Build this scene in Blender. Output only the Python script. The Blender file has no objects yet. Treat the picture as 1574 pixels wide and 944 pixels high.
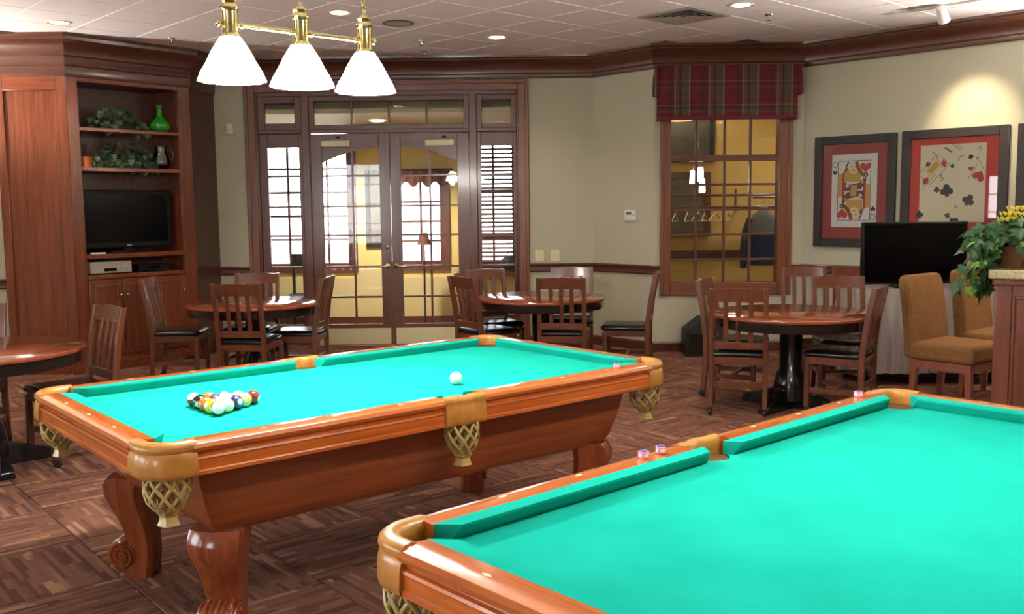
import bpy, bmesh, math, random
from mathutils import Matrix, Vector
random.seed(7)
PI = math.pi
scn = bpy.context.scene
col = scn.collection

# ------------------------------------------------------------------ camera
cam_d = bpy.data.cameras.new('camera')
cam_d.sensor_width = 36.0
cam_d.lens = 36.0 * 1473.83 / 1574.0
cam_d.clip_start = 0.05
cam_d.clip_end = 300
cam = bpy.data.objects.new('camera', cam_d)
col.objects.link(cam)
_p, _r = 0.10375, -0.01130
_fw = Vector((0, math.cos(_p), -math.sin(_p)))
_up = Vector((0, math.sin(_p), math.cos(_p)))
_rt = Vector((1, 0, 0))
_x = _rt * math.cos(_r) + _up * math.sin(_r)
_y = _up * math.cos(_r) - _rt * math.sin(_r)
_m = Matrix((( _x.x, _y.x, -_fw.x, 0), (_x.y, _y.y, -_fw.y, 0), (_x.z, _y.z, -_fw.z, 1.5489), (0, 0, 0, 1)))
cam.matrix_world = _m
scn.camera = cam

# ------------------------------------------------------------------ world, exposure
w = bpy.data.worlds.new('sky')
scn.world = w
w.use_nodes = True
nt = w.node_tree
bg = nt.nodes['Background']
tc = nt.nodes.new('ShaderNodeTexCoord')
sp = nt.nodes.new('ShaderNodeSeparateXYZ')
rp = nt.nodes.new('ShaderNodeValToRGB')
nt.links.new(tc.outputs['Generated'], sp.inputs[0])
nt.links.new(sp.outputs['Z'], rp.inputs['Fac'])
rp.color_ramp.elements[0].position = 0.0
rp.color_ramp.elements[0].color = (1.0, 1.0, 1.0, 1)
rp.color_ramp.elements[1].position = 0.8
rp.color_ramp.elements[1].color = (0.62, 0.78, 1.0, 1)
nt.links.new(rp.outputs['Color'], bg.inputs['Color'])
bg.inputs['Strength'].default_value = 7.0
sun_d = bpy.data.lights.new('sun', 'SUN'); sun_d.energy = 45.0; sun_d.color = (1.0, 0.96, 0.9); sun_d.angle = 0.01
sun = bpy.data.objects.new('sun', sun_d); col.objects.link(sun); sun.rotation_euler = (math.radians(-22), math.radians(-14), 0)

scn.view_settings.view_transform = 'Standard'
scn.view_settings.look = 'None'
scn.view_settings.gamma = 1.0
scn.view_settings.exposure = 0.68
scn.view_settings.use_curve_mapping = False
try:
    scn.cycles.use_denoising = True
    scn.cycles.max_bounces = 8
    scn.cycles.transparent_max_bounces = 16
    scn.cycles.sample_clamp_indirect = 6.0
    scn.cycles.caustics_reflective = False
    scn.cycles.caustics_refractive = False
except Exception:
    pass

CAN_POWER = 42.0       # recessed downlights
LAMP_POWER = 19.0      # each glass shade of the billiard lamps
SHADE_EMIT = 46.0
SPOT_POWER = 85.0
ADDED_SCONCE = 640.0  # power of the added fill uplights on the side walls

# ------------------------------------------------------------------ materials
def lin(c):
    out = []
    for v in c[:3]:
        v = v / 255.0
        out.append(v / 12.92 if v <= 0.04045 else ((v + 0.055) / 1.055) ** 2.4)
    return (out[0], out[1], out[2], 1.0)

def new_mat(name):
    m = bpy.data.materials.new(name)
    m.use_nodes = True
    return m, m.node_tree, m.node_tree.nodes['Principled BSDF']

def plain(name, c, rough=0.5, metal=0.0, coat=0.0, bump=0.0, bscale=60.0, vary=0.0, spec=0.5):
    m, nt, b = new_mat(name)
    b.inputs['Base Color'].default_value = lin(c)
    b.inputs['Roughness'].default_value = rough
    b.inputs['Metallic'].default_value = metal
    b.inputs['Coat Weight'].default_value = coat
    b.inputs['Specular IOR Level'].default_value = spec
    if bump or vary:
        t = nt.nodes.new('ShaderNodeTexCoord')
        n = nt.nodes.new('ShaderNodeTexNoise')
        n.inputs['Scale'].default_value = bscale
        n.inputs['Detail'].default_value = 4
        nt.links.new(t.outputs['Object'], n.inputs['Vector'])
        if bump:
            bp = nt.nodes.new('ShaderNodeBump')
            bp.inputs['Strength'].default_value = bump
            bp.inputs['Distance'].default_value = 0.003
            nt.links.new(n.outputs['Fac'], bp.inputs['Height'])
            nt.links.new(bp.outputs['Normal'], b.inputs['Normal'])
        if vary:
            r = nt.nodes.new('ShaderNodeValToRGB')
            l = lin(c)
            r.color_ramp.elements[0].position = 0.3
            r.color_ramp.elements[1].position = 0.7
            r.color_ramp.elements[0].color = tuple(x * (1 - vary) for x in l[:3]) + (1,)
            r.color_ramp.elements[1].color = tuple(min(1, x * (1 + vary)) for x in l[:3]) + (1,)
            nt.links.new(n.outputs['Fac'], r.inputs['Fac'])
            nt.links.new(r.outputs['Color'], b.inputs['Base Color'])
    return m

def wood(name, c1, c2, axis='x', rough=0.28, coat=0.35, scale=1.0):
    m, nt, b = new_mat(name)
    t = nt.nodes.new('ShaderNodeTexCoord')
    mp = nt.nodes.new('ShaderNodeMapping')
    s = [26.0 * scale, 26.0 * scale, 26.0 * scale]
    s['xyz'.index(axis)] = 1.6 * scale
    mp.inputs['Scale'].default_value = s
    n = nt.nodes.new('ShaderNodeTexNoise')
    n.inputs['Scale'].default_value = 1.0
    n.inputs['Detail'].default_value = 6
    n.inputs['Roughness'].default_value = 0.65
    n.inputs['Distortion'].default_value = 0.6
    r = nt.nodes.new('ShaderNodeValToRGB')
    r.color_ramp.elements[0].position = 0.32
    r.color_ramp.elements[1].position = 0.68
    r.color_ramp.elements[0].color = lin(c1)
    r.color_ramp.elements[1].color = lin(c2)
    nt.links.new(t.outputs['Object'], mp.inputs['Vector'])
    nt.links.new(mp.outputs['Vector'], n.inputs['Vector'])
    nt.links.new(n.outputs['Fac'], r.inputs['Fac'])
    nt.links.new(r.outputs['Color'], b.inputs['Base Color'])
    b.inputs['Roughness'].default_value = rough
    b.inputs['Coat Weight'].default_value = coat
    b.inputs['Coat Roughness'].default_value = 0.12
    return m

def glass_pane(name, tint=(1, 1, 1), refl=0.04):
    m = bpy.data.materials.new(name)
    m.use_nodes = True
    nt = m.node_tree
    nt.nodes.clear()
    o = nt.nodes.new('ShaderNodeOutputMaterial')
    mx = nt.nodes.new('ShaderNodeMixShader')
    tr = nt.nodes.new('ShaderNodeBsdfTransparent')
    tr.inputs['Color'].default_value = tint + (1,)
    gl = nt.nodes.new('ShaderNodeBsdfGlossy')
    gl.inputs['Roughness'].default_value = 0.02
    lw = nt.nodes.new('ShaderNodeFresnel')
    lw.inputs['IOR'].default_value = 1.45
    mx2 = nt.nodes.new('ShaderNodeMath')
    mx2.operation = 'MULTIPLY'
    mx2.inputs[1].default_value = refl / 0.04
    nt.links.new(lw.outputs['Fac'], mx2.inputs[0])
    nt.links.new(mx2.outputs[0], mx.inputs['Fac'])
    nt.links.new(tr.outputs[0], mx.inputs[1])
    nt.links.new(gl.outputs[0], mx.inputs[2])
    nt.links.new(mx.outputs[0], o.inputs['Surface'])
    return m

def emit(name, c, s):
    m, nt, b = new_mat(name)
    b.inputs['Base Color'].default_value = lin(c)
    b.inputs['Emission Color'].default_value = lin(c)
    b.inputs['Emission Strength'].default_value = s
    return m

M = {}
M['rail'] = wood('polished_rail_wood', (168, 82, 30), (206, 114, 50), 'x', 0.2, 0.6)
M['rail_y'] = wood('polished_rail_wood_short', (168, 82, 30), (206, 114, 50), 'y', 0.2, 0.6)
M['cabinet'] = wood('pool_cabinet_wood', (112, 54, 24), (150, 78, 38), 'x', 0.3, 0.4)
M['leg'] = wood('pool_leg_wood', (112, 52, 26), (150, 76, 40), 'z', 0.22, 0.6)
M['cherry_v'] = wood('cherry_vertical', (94, 45, 27), (124, 66, 42), 'z', 0.27, 0.4)
M['cherry_h'] = wood('cherry_horizontal', (98, 44, 22), (130, 64, 34), 'x', 0.27, 0.4)
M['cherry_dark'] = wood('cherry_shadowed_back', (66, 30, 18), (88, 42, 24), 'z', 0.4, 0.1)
M['door_v'] = wood('door_wood_vertical', (84, 50, 42), (112, 70, 58), 'z', 0.3, 0.35)
M['door_h'] = wood('door_wood_horizontal', (84, 50, 42), (112, 70, 58), 'x', 0.3, 0.35)
M['casing'] = wood('casing_wood', (104, 62, 44), (134, 84, 62), 'z', 0.3, 0.35)
M['casing_h'] = wood('casing_wood_horizontal', (104, 62, 44), (134, 84, 62), 'x', 0.3, 0.35)
M['trim'] = wood('trim_wood', (74, 40, 28), (100, 56, 40), 'x', 0.35, 0.25)
M['chair'] = wood('chair_wood', (82, 44, 28), (112, 62, 40), 'z', 0.3, 0.35)
M['tabletop'] = wood('card_table_top', (128, 60, 32), (156, 80, 46), 'x', 0.12, 0.8)
M['bar'] = wood('bar_front_wood', (104, 60, 46), (130, 80, 62), 'z', 0.3, 0.3)
M['black_gloss'] = plain('black_lacquer', (22, 20, 22), 0.22, coat=0.5)
M['black_matte'] = plain('black_matte', (20, 20, 22), 0.6)
M['vinyl'] = plain('black_vinyl', (20, 17, 18), 0.25, bump=0.15, bscale=120)
M['caster'] = plain('caster_rubber', (18, 18, 20), 0.4)
M['leather'] = plain('tan_leather', (178, 122, 52), 0.38, coat=0.3, vary=0.18, bscale=22, bump=0.12)
M['leather_in'] = plain('pocket_lining', (92, 58, 26), 0.7)
M['net'] = plain('net_strap', (170, 148, 84), 0.35, coat=0.3)
M['sight'] = plain('mother_of_pearl', (245, 225, 190), 0.2)
M['brass'] = plain('brass', (206, 186, 130), 0.16, metal=1.0)
M['chrome'] = plain('chrome', (210, 210, 212), 0.15, metal=1.0)
M['wall'] = plain('sage_wall_paint', (184, 181, 158), 0.7, bump=0.12, bscale=180, spec=0.3)
M['yellow'] = plain('yellow_wall_paint', (224, 206, 138), 0.7, spec=0.3)
M['ochre'] = plain('ochre_wall_paint', (196, 166, 96), 0.7, spec=0.3)
M['cream'] = plain('cream_wall_paint', (206, 196, 150), 0.7, spec=0.3)
M['ceiling'] = plain('ceiling_tile', (240, 232, 230), 0.9, bump=0.35, bscale=260, spec=0.1)
M['grid'] = plain('ceiling_grid', (84, 78, 77), 0.7)
M['white'] = plain('white_plastic', (225, 222, 214), 0.4)
M['ivory'] = plain('ivory_plastic', (224, 214, 176), 0.4)
M['screen'] = plain('black_screen', (4, 4, 5), 0.2, spec=0.15)
M['tv_case'] = plain('black_tv_case', (9, 9, 11), 0.35, spec=0.25)
M['silver'] = plain('silver_plastic', (176, 168, 160), 0.35, metal=0.3)
M['suede'] = plain('brown_suede', (128, 92, 56), 0.95, vary=0.1, bscale=30, bump=0.3, spec=0.1)
M['stool_leg'] = wood('stool_leg_wood', (122, 70, 52), (146, 88, 68), 'z', 0.3, 0.3)
M['granite'] = plain('granite_top', (196, 180, 140), 0.18, coat=0.4, vary=0.28, bscale=90)
M['frame_black'] = wood('black_picture_frame', (24, 17, 17), (38, 28, 27), 'x', 0.5, 0.0)
M['drape'] = plain('grey_satin_cloth', (196, 188, 184), 0.26, metal=0.35, bump=0.1, bscale=40)
M['leaf'] = plain('ivy_leaf', (44, 86, 44), 0.4, vary=0.3, bscale=14)
M['leaf_b'] = plain('ivy_leaf_pale', (112, 152, 62), 0.4, vary=0.25, bscale=14)
M['leaf_dark'] = plain('dark_ivy_leaf', (54, 78, 50), 0.45, vary=0.3, bscale=20)
M['petal'] = plain('yellow_petal', (240, 224, 70), 0.6)
M['wicker'] = plain('wicker', (112, 68, 40), 0.7, vary=0.3, bscale=70, bump=0.6)
M['copper'] = plain('copper_can', (176, 92, 46), 0.4, metal=0.4)
M['greenglass'] = plain('green_glazed_vase', (38, 150, 30), 0.1, coat=0.6)
M['kick'] = plain('brass_kick_plate', (226, 214, 172), 0.35, metal=0.45)
M['floor_base'] = plain('floor_slab', (74, 54, 48), 0.9)
M['concrete'] = plain('concrete_ground', (170, 165, 158), 0.9)
M['pane'] = glass_pane('window_pane')
M['pane_pic'] = glass_pane('picture_glass', refl=0.05)
M['jug'] = glass_pane('clear_jug_glass', (0.88, 0.92, 0.92), 0.1)
M['can_bulb'] = emit('downlight_lens', (255, 240, 214), 16.0)
M['denim'] = plain('navy_jacket_cloth', (44, 54, 84), 0.9, vary=0.2, bscale=25)
M['grey_cloth'] = plain('grey_hood_cloth', (112, 112, 112), 0.9)
M['hanger'] = plain('pale_hanger', (214, 200, 170), 0.4)
M['picture_dim'] = plain('dim_landscape_print', (96, 92, 74), 0.5, vary=0.45, bscale=7)
M['chalk_pink'] = plain('pink_chalk_paper', (224, 150, 176), 0.7)
M['chalk_blue'] = plain('blue_chalk', (92, 96, 150), 0.9)
M['kraft'] = plain('mat_red', (150, 40, 44), 0.6)
M['mat_red2'] = plain('mat_bright_red', (206, 52, 40), 0.6)
M['card_white'] = plain('card_white', (232, 226, 222), 0.5)
M['card_cream'] = plain('card_cream', (240, 226, 192), 0.5)
M['ink_red'] = plain('ink_red', (190, 34, 40), 0.5)
M['ink_black'] = plain('ink_black', (34, 28, 30), 0.5)
M['ink_gold'] = plain('ink_gold', (206, 160, 60), 0.5)
M['ink_brown'] = plain('ink_brown', (110, 66, 40), 0.5)
M['ink_plum'] = plain('ink_plum', (96, 40, 62), 0.5)
M['ink_grey'] = plain('ink_grey', (120, 128, 110), 0.5)
M['ink_skin'] = plain('ink_pale', (236, 206, 170), 0.5)

# green cloth: worsted felt with faint nap
def felt():
    m, nt, b = new_mat('green_felt')
    t = nt.nodes.new('ShaderNodeTexCoord')
    n = nt.nodes.new('ShaderNodeTexNoise')
    n.inputs['Scale'].default_value = 5
    n.inputs['Detail'].default_value = 8
    r = nt.nodes.new('ShaderNodeValToRGB')
    r.color_ramp.elements[0].position = 0.25
    r.color_ramp.elements[1].position = 0.75
    r.color_ramp.elements[0].color = lin((24, 160, 143))
    r.color_ramp.elements[1].color = lin((30, 173, 156))
    nt.links.new(t.outputs['Object'], n.inputs['Vector'])
    nt.links.new(n.outputs['Fac'], r.inputs['Fac'])
    nt.links.new(r.outputs['Color'], b.inputs['Base Color'])
    b.inputs['Roughness'].default_value = 1.0
    b.inputs['Specular IOR Level'].default_value = 0.0
    return m
M['felt'] = felt()

# carpet: each tile carries short parallel bars of brown, tan and plum, drawn in the tile's own UV metres
def carpet():
    m, nt, b = new_mat('striped_carpet')
    N, L = nt.nodes, nt.links
    uv = N.new('ShaderNodeUVMap')
    uv.uv_map = 'UVMap'
    oi = N.new('ShaderNodeObjectInfo')
    s = N.new('ShaderNodeSeparateXYZ')
    L.new(uv.outputs[0], s.inputs[0])
    def mth(op, a, bb=None):
        n = N.new('ShaderNodeMath')
        n.operation = op
        for i, v in enumerate((a, bb)):
            if v is None:
                continue
            if isinstance(v, (int, float)):
                n.inputs[i].default_value = v
            else:
                L.new(v, n.inputs[i])
        return n.outputs[0]
    def layer(rowh, barl, off):
        row = mth('FLOOR', mth('DIVIDE', s.outputs['Y'], rowh))
        wn = N.new('ShaderNodeTexWhiteNoise')
        wn.noise_dimensions = '2D'
        cb = N.new('ShaderNodeCombineXYZ')
        L.new(row, cb.inputs[0])
        L.new(mth('ADD', mth('MULTIPLY', oi.outputs['Random'], 91.0), off), cb.inputs[1])
        L.new(cb.outputs[0], wn.inputs['Vector'])
        bar = mth('FLOOR', mth('ADD', mth('DIVIDE', s.outputs['X'], barl), mth('MULTIPLY', wn.outputs['Value'], 7.0)))
        w2 = N.new('ShaderNodeTexWhiteNoise')
        w2.noise_dimensions = '3D'
        cb2 = N.new('ShaderNodeCombineXYZ')
        L.new(row, cb2.inputs[0])
        L.new(bar, cb2.inputs[1])
        L.new(mth('ADD', mth('MULTIPLY', oi.outputs['Random'], 57.0), off), cb2.inputs[2])
        L.new(cb2.outputs[0], w2.inputs['Vector'])
        return w2.outputs['Value']
    v = mth('ADD', mth('MULTIPLY', layer(0.0203, 0.21, 0.0), 0.62), mth('MULTIPLY', layer(0.0407, 0.33, 13.0), 0.38))
    r = N.new('ShaderNodeValToRGB')
    e = r.color_ramp.elements
    e[0].position, e[0].color = 0.12, lin((86, 58, 52))
    e[1].position, e[1].color = 0.9, lin((160, 120, 94))
    for p, c in ((0.34, (108, 72, 60)), (0.52, (128, 88, 70)), (0.7, (118, 82, 70))):
        k = e.new(p)
        k.color = lin(c)
    L.new(v, r.inputs['Fac'])
    n = N.new('ShaderNodeTexNoise')
    n.inputs['Scale'].default_value = 420
    L.new(uv.outputs[0], n.inputs['Vector'])
    mx = N.new('ShaderNodeMix')
    mx.data_type = 'RGBA'
    mx.blend_type = 'MULTIPLY'
    mx.inputs['Factor'].default_value = 0.5
    L.new(r.outputs['Color'], mx.inputs['A'])
    L.new(n.outputs['Color'], mx.inputs['B'])
    g = N.new('ShaderNodeGamma')
    g.inputs['Gamma'].default_value = 1.0
    L.new(r.outputs['Color'], g.inputs['Color'])
    L.new(g.outputs[0], b.inputs['Base Color'])
    bp = N.new('ShaderNodeBump')
    bp.inputs['Strength'].default_value = 0.4
    bp.inputs['Distance'].default_value = 0.004
    L.new(n.outputs['Fac'], bp.inputs['Height'])
    L.new(bp.outputs['Normal'], b.inputs['Normal'])
    b.inputs['Roughness'].default_value = 0.95
    b.inputs['Specular IOR Level'].default_value = 0.1
    return m
M['carpet'] = carpet()

# plaid for the window valance (object coordinates, metres)
def plaid():
    m, nt, b = new_mat('plaid_cloth')
    N, L = nt.nodes, nt.links
    t = N.new('ShaderNodeTexCoord')
    s = N.new('ShaderNodeSeparateXYZ')
    L.new(t.outputs['Object'], s.inputs[0])
    def ramp(src, per, stops):
        d = N.new('ShaderNodeMath'); d.operation = 'DIVIDE'; d.inputs[1].default_value = per
        f = N.new('ShaderNodeMath'); f.operation = 'FRACT'
        L.new(src, d.inputs[0]); L.new(d.outputs[0], f.inputs[0])
        r = N.new('ShaderNodeValToRGB'); r.color_ramp.interpolation = 'CONSTANT'
        e = r.color_ramp.elements
        e[0].position = 0.0; e[0].color = lin(stops[0][1])
        e[1].position = stops[1][0]; e[1].color = lin(stops[1][1])
        for p, c in stops[2:]:
            k = e.new(p); k.color = lin(c)
        L.new(f.outputs[0], r.inputs['Fac'])
        return r.outputs['Color']
    R, G, T, D = (104, 42, 52), (76, 84, 66), (140, 112, 86), (84, 44, 46)
    a = ramp(s.outputs['X'], 0.35, [(0, R), (0.22, D), (0.36, R), (0.42, T), (0.46, G), (0.56, D), (0.64, G), (0.84, T), (0.89, D), (0.95, R)])
    c = ramp(s.outputs['Z'], 0.24, [(0, D), (0.12, R), (0.30, G), (0.42, D), (0.60, T), (0.64, D), (0.80, R)])
    mx = N.new('ShaderNodeMix'); mx.data_type = 'RGBA'
    mx.inputs['Factor'].default_value = 0.38
    L.new(a, mx.inputs['A']); L.new(c, mx.inputs['B'])
    L.new(mx.outputs['Result'], b.inputs['Base Color'])
    b.inputs['Roughness'].default_value = 0.95
    b.inputs['Specular IOR Level'].default_value = 0.1
    return m
M['plaid'] = plaid()
M['plaid_band'] = plain('burgundy_band', (104, 36, 50), 0.9)

# frosted glass shade of the billiard lamp: a lit lamp
def shade_mat(k_=1.0):
    m, nt, b = new_mat('lit_glass_shade')
    b.inputs['Base Color'].default_value = (0.95, 0.93, 0.88, 1)
    b.inputs['Emission Color'].default_value = (1.0, 0.96, 0.88, 1)
    b.inputs['Emission Strength'].default_value = SHADE_EMIT * k_
    b.inputs['Roughness'].default_value = 0.3
    return m

# ------------------------------------------------------------------ mesh helpers
class MB:
    """collects vertices and faces of ONE mesh"""
    def __init__(s):
        s.v = []; s.f = []; s.mi = []; s.xf = Matrix(); s.m = 0
    def add(s, vs, fs):
        o = len(s.v)
        s.v += [tuple(s.xf @ Vector(p)) for p in vs]
        for f in fs:
            s.f.append(tuple(i + o for i in f)); s.mi.append(s.m)
        return s
    def box(s, x0, x1, y0, y1, z0, z1):
        return s.add([(x0,y0,z0),(x1,y0,z0),(x1,y1,z0),(x0,y1,z0),(x0,y0,z1),(x1,y0,z1),(x1,y1,z1),(x0,y1,z1)],
                     [(3,2,1,0),(4,5,6,7),(0,1,5,4),(1,2,6,5),(2,3,7,6),(3,0,4,7)])
    def prism(s, poly, lo, hi, axis='z'):
        """poly of 2-D points extruded along axis (z: xy, y: xz, x: yz)"""
        n = len(poly)
        def P(a, b, h):
            return (a, b, h) if axis == 'z' else ((a, h, b) if axis == 'y' else (h, a, b))
        vs = [P(a, b, lo) for a, b in poly] + [P(a, b, hi) for a, b in poly]
        fs = [tuple(range(n))[::-1], tuple(range(n, 2 * n))] + [(i, (i + 1) % n, n + (i + 1) % n, n + i) for i in range(n)]
        return s.add(vs, fs)
    def lathe(s, prof, seg=32, cx=0, cy=0, wave=None, ring=False):
        if ring: prof = list(prof) + [prof[0]]
        vs, fs = [], []
        for r, z in prof:
            for k in range(seg):
                a = 2 * PI * k / seg
                rr = r * (wave(a, z) if wave else 1)
                vs.append((cx + rr * math.cos(a), cy + rr * math.sin(a), z))
        n = len(prof)
        for i in range(n - 1):
            for k in range(seg):
                k2 = (k + 1) % seg
                fs.append((i*seg+k, i*seg+k2, (i+1)*seg+k2, (i+1)*seg+k))
        if prof[0][0] > 1e-6 and not ring: fs.append(tuple(range(seg))[::-1])
        if prof[-1][0] > 1e-6 and not ring: fs.append(tuple((n-1)*seg+k for k in range(seg)))
        return s.add(vs, fs)
    def tube(s, pts, r, seg=8, caps=True):
        pts = [Vector(p) for p in pts]
        rs = r if isinstance(r, (list, tuple)) else [r] * len(pts)
        vs, fs = [], []
        prev = None
        for i, p in enumerate(pts):
            d = (pts[min(i+1, len(pts)-1)] - pts[max(i-1, 0)]).normalized()
            if prev is None:
                ref = Vector((0, 0, 1)) if abs(d.z) < 0.9 else Vector((1, 0, 0))
                a = d.cross(ref).normalized()
            else:
                a = (prev - d * prev.dot(d)).normalized()
            prev = a
            b = d.cross(a)
            for k in range(seg):
                t = 2 * PI * k / seg
                vs.append(tuple(p + (a * math.cos(t) + b * math.sin(t)) * rs[i]))
        for i in range(len(pts) - 1):
            for k in range(seg):
                k2 = (k + 1) % seg
                fs.append((i*seg+k, i*seg+k2, (i+1)*seg+k2, (i+1)*seg+k))
        if caps:
            fs.append(tuple(range(seg))[::-1]); fs.append(tuple((len(pts)-1)*seg+k for k in range(seg)))
        return s.add(vs, fs)
    def loft(s, sections, caps=True):
        n = len(sections[0]); vs = []; fs = []
        for sec in sections: vs += sec
        for i in range(len(sections) - 1):
            for k in range(n):
                k2 = (k + 1) % n
                fs.append((i*n+k, i*n+k2, (i+1)*n+k2, (i+1)*n+k))
        if caps:
            fs.append(tuple(range(n))[::-1]); fs.append(tuple((len(sections)-1)*n+k for k in range(n)))
        return s.add(vs, fs)
    def sweep(s, path, prof):
        """prof (offset to the right of the 2-D path, z) swept with mitred corners"""
        path = [Vector(p) for p in path]
        secs = []
        for i, p in enumerate(path):
            ns = []
            for a, b in ((i-1, i), (i, i+1)):
                if a >= 0 and b < len(path):
                    d = (path[b] - path[a]).normalized()
                    ns.append(Vector((d.y, -d.x)))
            if len(ns) == 2:
                mm = (ns[0] + ns[1]).normalized()
                mm = mm / max(0.3, mm.dot(ns[0]))
            else:
                mm = ns[0]
            secs.append([(p.x + mm.x * o, p.y + mm.y * o, z) for o, z in prof])
        return s.loft(secs)
    def sphere(s, c, r, seg=20, ring=12):
        vs, fs = [], []
        r3 = r if isinstance(r, (tuple, list)) else (r, r, r)
        vs.append((c[0], c[1], c[2] - r3[2]))
        for i in range(1, ring):
            t = -PI/2 + PI * i / ring
            for k in range(seg):
                a = 2*PI*k/seg
                vs.append((c[0]+r3[0]*math.cos(t)*math.cos(a), c[1]+r3[1]*math.cos(t)*math.sin(a), c[2]+r3[2]*math.sin(t)))
        vs.append((c[0], c[1], c[2] + r3[2]))
        for k in range(seg):
            fs.append((0, 1+(k+1)%seg, 1+k))
            for i in range(ring-2):
                a = 1+i*seg; b = a+seg
                fs.append((a+k, a+(k+1)%seg, b+(k+1)%seg, b+k))
            a = 1+(ring-2)*seg
            fs.append((a+k, a+(k+1)%seg, len(vs)-1))
        return s.add(vs, fs)
    def mesh(s, name, mats, smooth=None, recalc=True):
        me = bpy.data.meshes.new(name)
        me.from_pydata(s.v, [], s.f)
        for m in (mats if isinstance(mats, (list, tuple)) else [mats]):
            me.materials.append(m)
        if len(set(s.mi)) > 1:
            me.polygons.foreach_set('material_index', s.mi)
        if recalc:
            bm = bmesh.new(); bm.from_mesh(me)
            bmesh.ops.recalc_face_normals(bm, faces=bm.faces)
            bm.to_mesh(me); bm.free()
        if smooth is not None:
            me.polygons.foreach_set('use_smooth', [True] * len(me.polygons))
            me.set_sharp_from_angle(angle=math.radians(smooth))
        me.update()
        return me
    def build(s, name, mats, parent=None, bevel=0.0, smooth=None, recalc=True, seg=2):
        if bevel and smooth is None: smooth = 40
        o = bpy.data.objects.new(name, s.mesh(name, mats, smooth, recalc))
        col.objects.link(o)
        if parent is not None: o.parent = parent
        if bevel:
            b = o.modifiers.new('bevel', 'BEVEL')
            b.width = bevel; b.segments = seg; b.limit_method = 'ANGLE'; b.angle_limit = math.radians(40)
            b.harden_normals = False
        return o

def part(name, mesh, parent, loc=(0, 0, 0), rot=(0, 0, 0)):
    o = bpy.data.objects.new(name, mesh); col.objects.link(o); o.parent = parent
    o.location = loc; o.rotation_euler = rot
    return o

def box_obj(name, m, parent, x0, x1, y0, y1, z0, z1, bevel=0.0):
    return MB().box(x0, x1, y0, y1, z0, z1).build(name, m, parent, bevel=bevel)

def empty(name, loc=(0, 0, 0), rz=0.0):
    o = bpy.data.objects.new(name, None); col.objects.link(o)
    o.empty_display_size = 0.1
    o.location = loc; o.rotation_euler = (0, 0, rz)
    return o

def tag(o, label=None, cat=None, group=None, kind=None):
    if label: o['label'] = label
    if cat: o['category'] = cat
    if group: o['group'] = group
    if kind: o['kind'] = kind
    return o

def thing(name, label, cat, loc=(0, 0, 0), rz=0.0, group=None):
    return tag(empty(name, loc, rz), label, cat, group)

def struct(o):
    o['kind'] = 'structure'
    return o

kids = {}
def copy_tree(o, parent=None):
    c = o.copy(); col.objects.link(c)
    if parent is not None: c.parent = parent
    for ch in o.children: copy_tree(ch, c)
    return c

R = math.radians
CZ = 3.20                      # ceiling height
# ------------------------------------------------------------------ room shell
floor = struct(box_obj('floor', M['floor_base'], None, -6.2, 7.2, -3.7, 13.2, -0.2, -0.008))
ground = struct(box_obj('ground', M['concrete'], None, -60, 60, -60, 70, -0.4, -0.25))

# carpet tiles laid quarter-turned on a grid at 40 degrees
TILE = 0.61
GA = R(40.0)
g0 = Vector((-0.816, 3.878))
gx = Vector((math.cos(GA), math.sin(GA))); gy = Vector((-math.sin(GA), math.cos(GA)))
def tile_mesh(name, quarter):
    b = MB(); h = TILE / 2 - 0.0012
    c = 0.004
    b.add([(-h,-h,-0.008),(h,-h,-0.008),(h,h,-0.008),(-h,h,-0.008),
           (-h,-h,-c),(h,-h,-c),(h,h,-c),(-h,h,-c),
           (-h+c,-h+c,0),(h-c,-h+c,0),(h-c,h-c,0),(-h+c,h-c,0)],
          [(0,1,5,4),(1,2,6,5),(2,3,7,6),(3,0,4,7),(4,5,9,8),(5,6,10,9),(6,7,11,10),(7,4,8,11),(8,9,10,11)])
    me = b.mesh(name, M['carpet'], recalc=False)
    uv = me.uv_layers.new(name='UVMap')
    for lp in me.loops:
        p = me.vertices[lp.vertex_index].co
        uv.data[lp.index].uv = (p.x + 0.3, p.y + 0.3) if not quarter else (p.y + 0.3, p.x + 0.3)
    return me
tm = [tile_mesh('carpet_tile_a', False), tile_mesh('carpet_tile_b', True)]
cells = []
ROOM = [(-5.95, 9.1), (-4.1, 9.1), (-3.3, 10.0), (-3.25, 10.7), (0.92, 10.7), (1.5, 10.08), (3.05, 10.08), (6.5, 6.4), (6.5, -3.4), (-5.95, -3.4)]
def inside(p, poly):
    r = False
    j = len(poly) - 1
    for i in range(len(poly)):
        a, b = poly[i], poly[j]
        if (a[1] > p[1]) != (b[1] > p[1]) and p[0] < (b[0]-a[0])*(p[1]-a[1])/(b[1]-a[1]) + a[0]: r = not r
        j = i
    return r
GROW = [(-6.25, 9.45), (-4.35, 9.45), (-3.65, 10.2), (-3.65, 11.05), (1.05, 11.05), (1.65, 10.4), (3.2, 10.4), (6.85, 6.5), (6.85, -3.7), (-6.25, -3.7)]
for i in range(-22, 22):
    for j in range(-22, 22):
        p = g0 + gx * (i + .5) * TILE + gy * (j + .5) * TILE
        if inside(p, GROW):
            # in view of the room's near end?
            vis = p.y > 1.2 and abs(p.x) < p.y * 0.60 + 0.6
            cells.append((0 if vis else 1, p.length, i, j, p))
cells.sort()
rest = MB(); rest_uv = []
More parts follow.
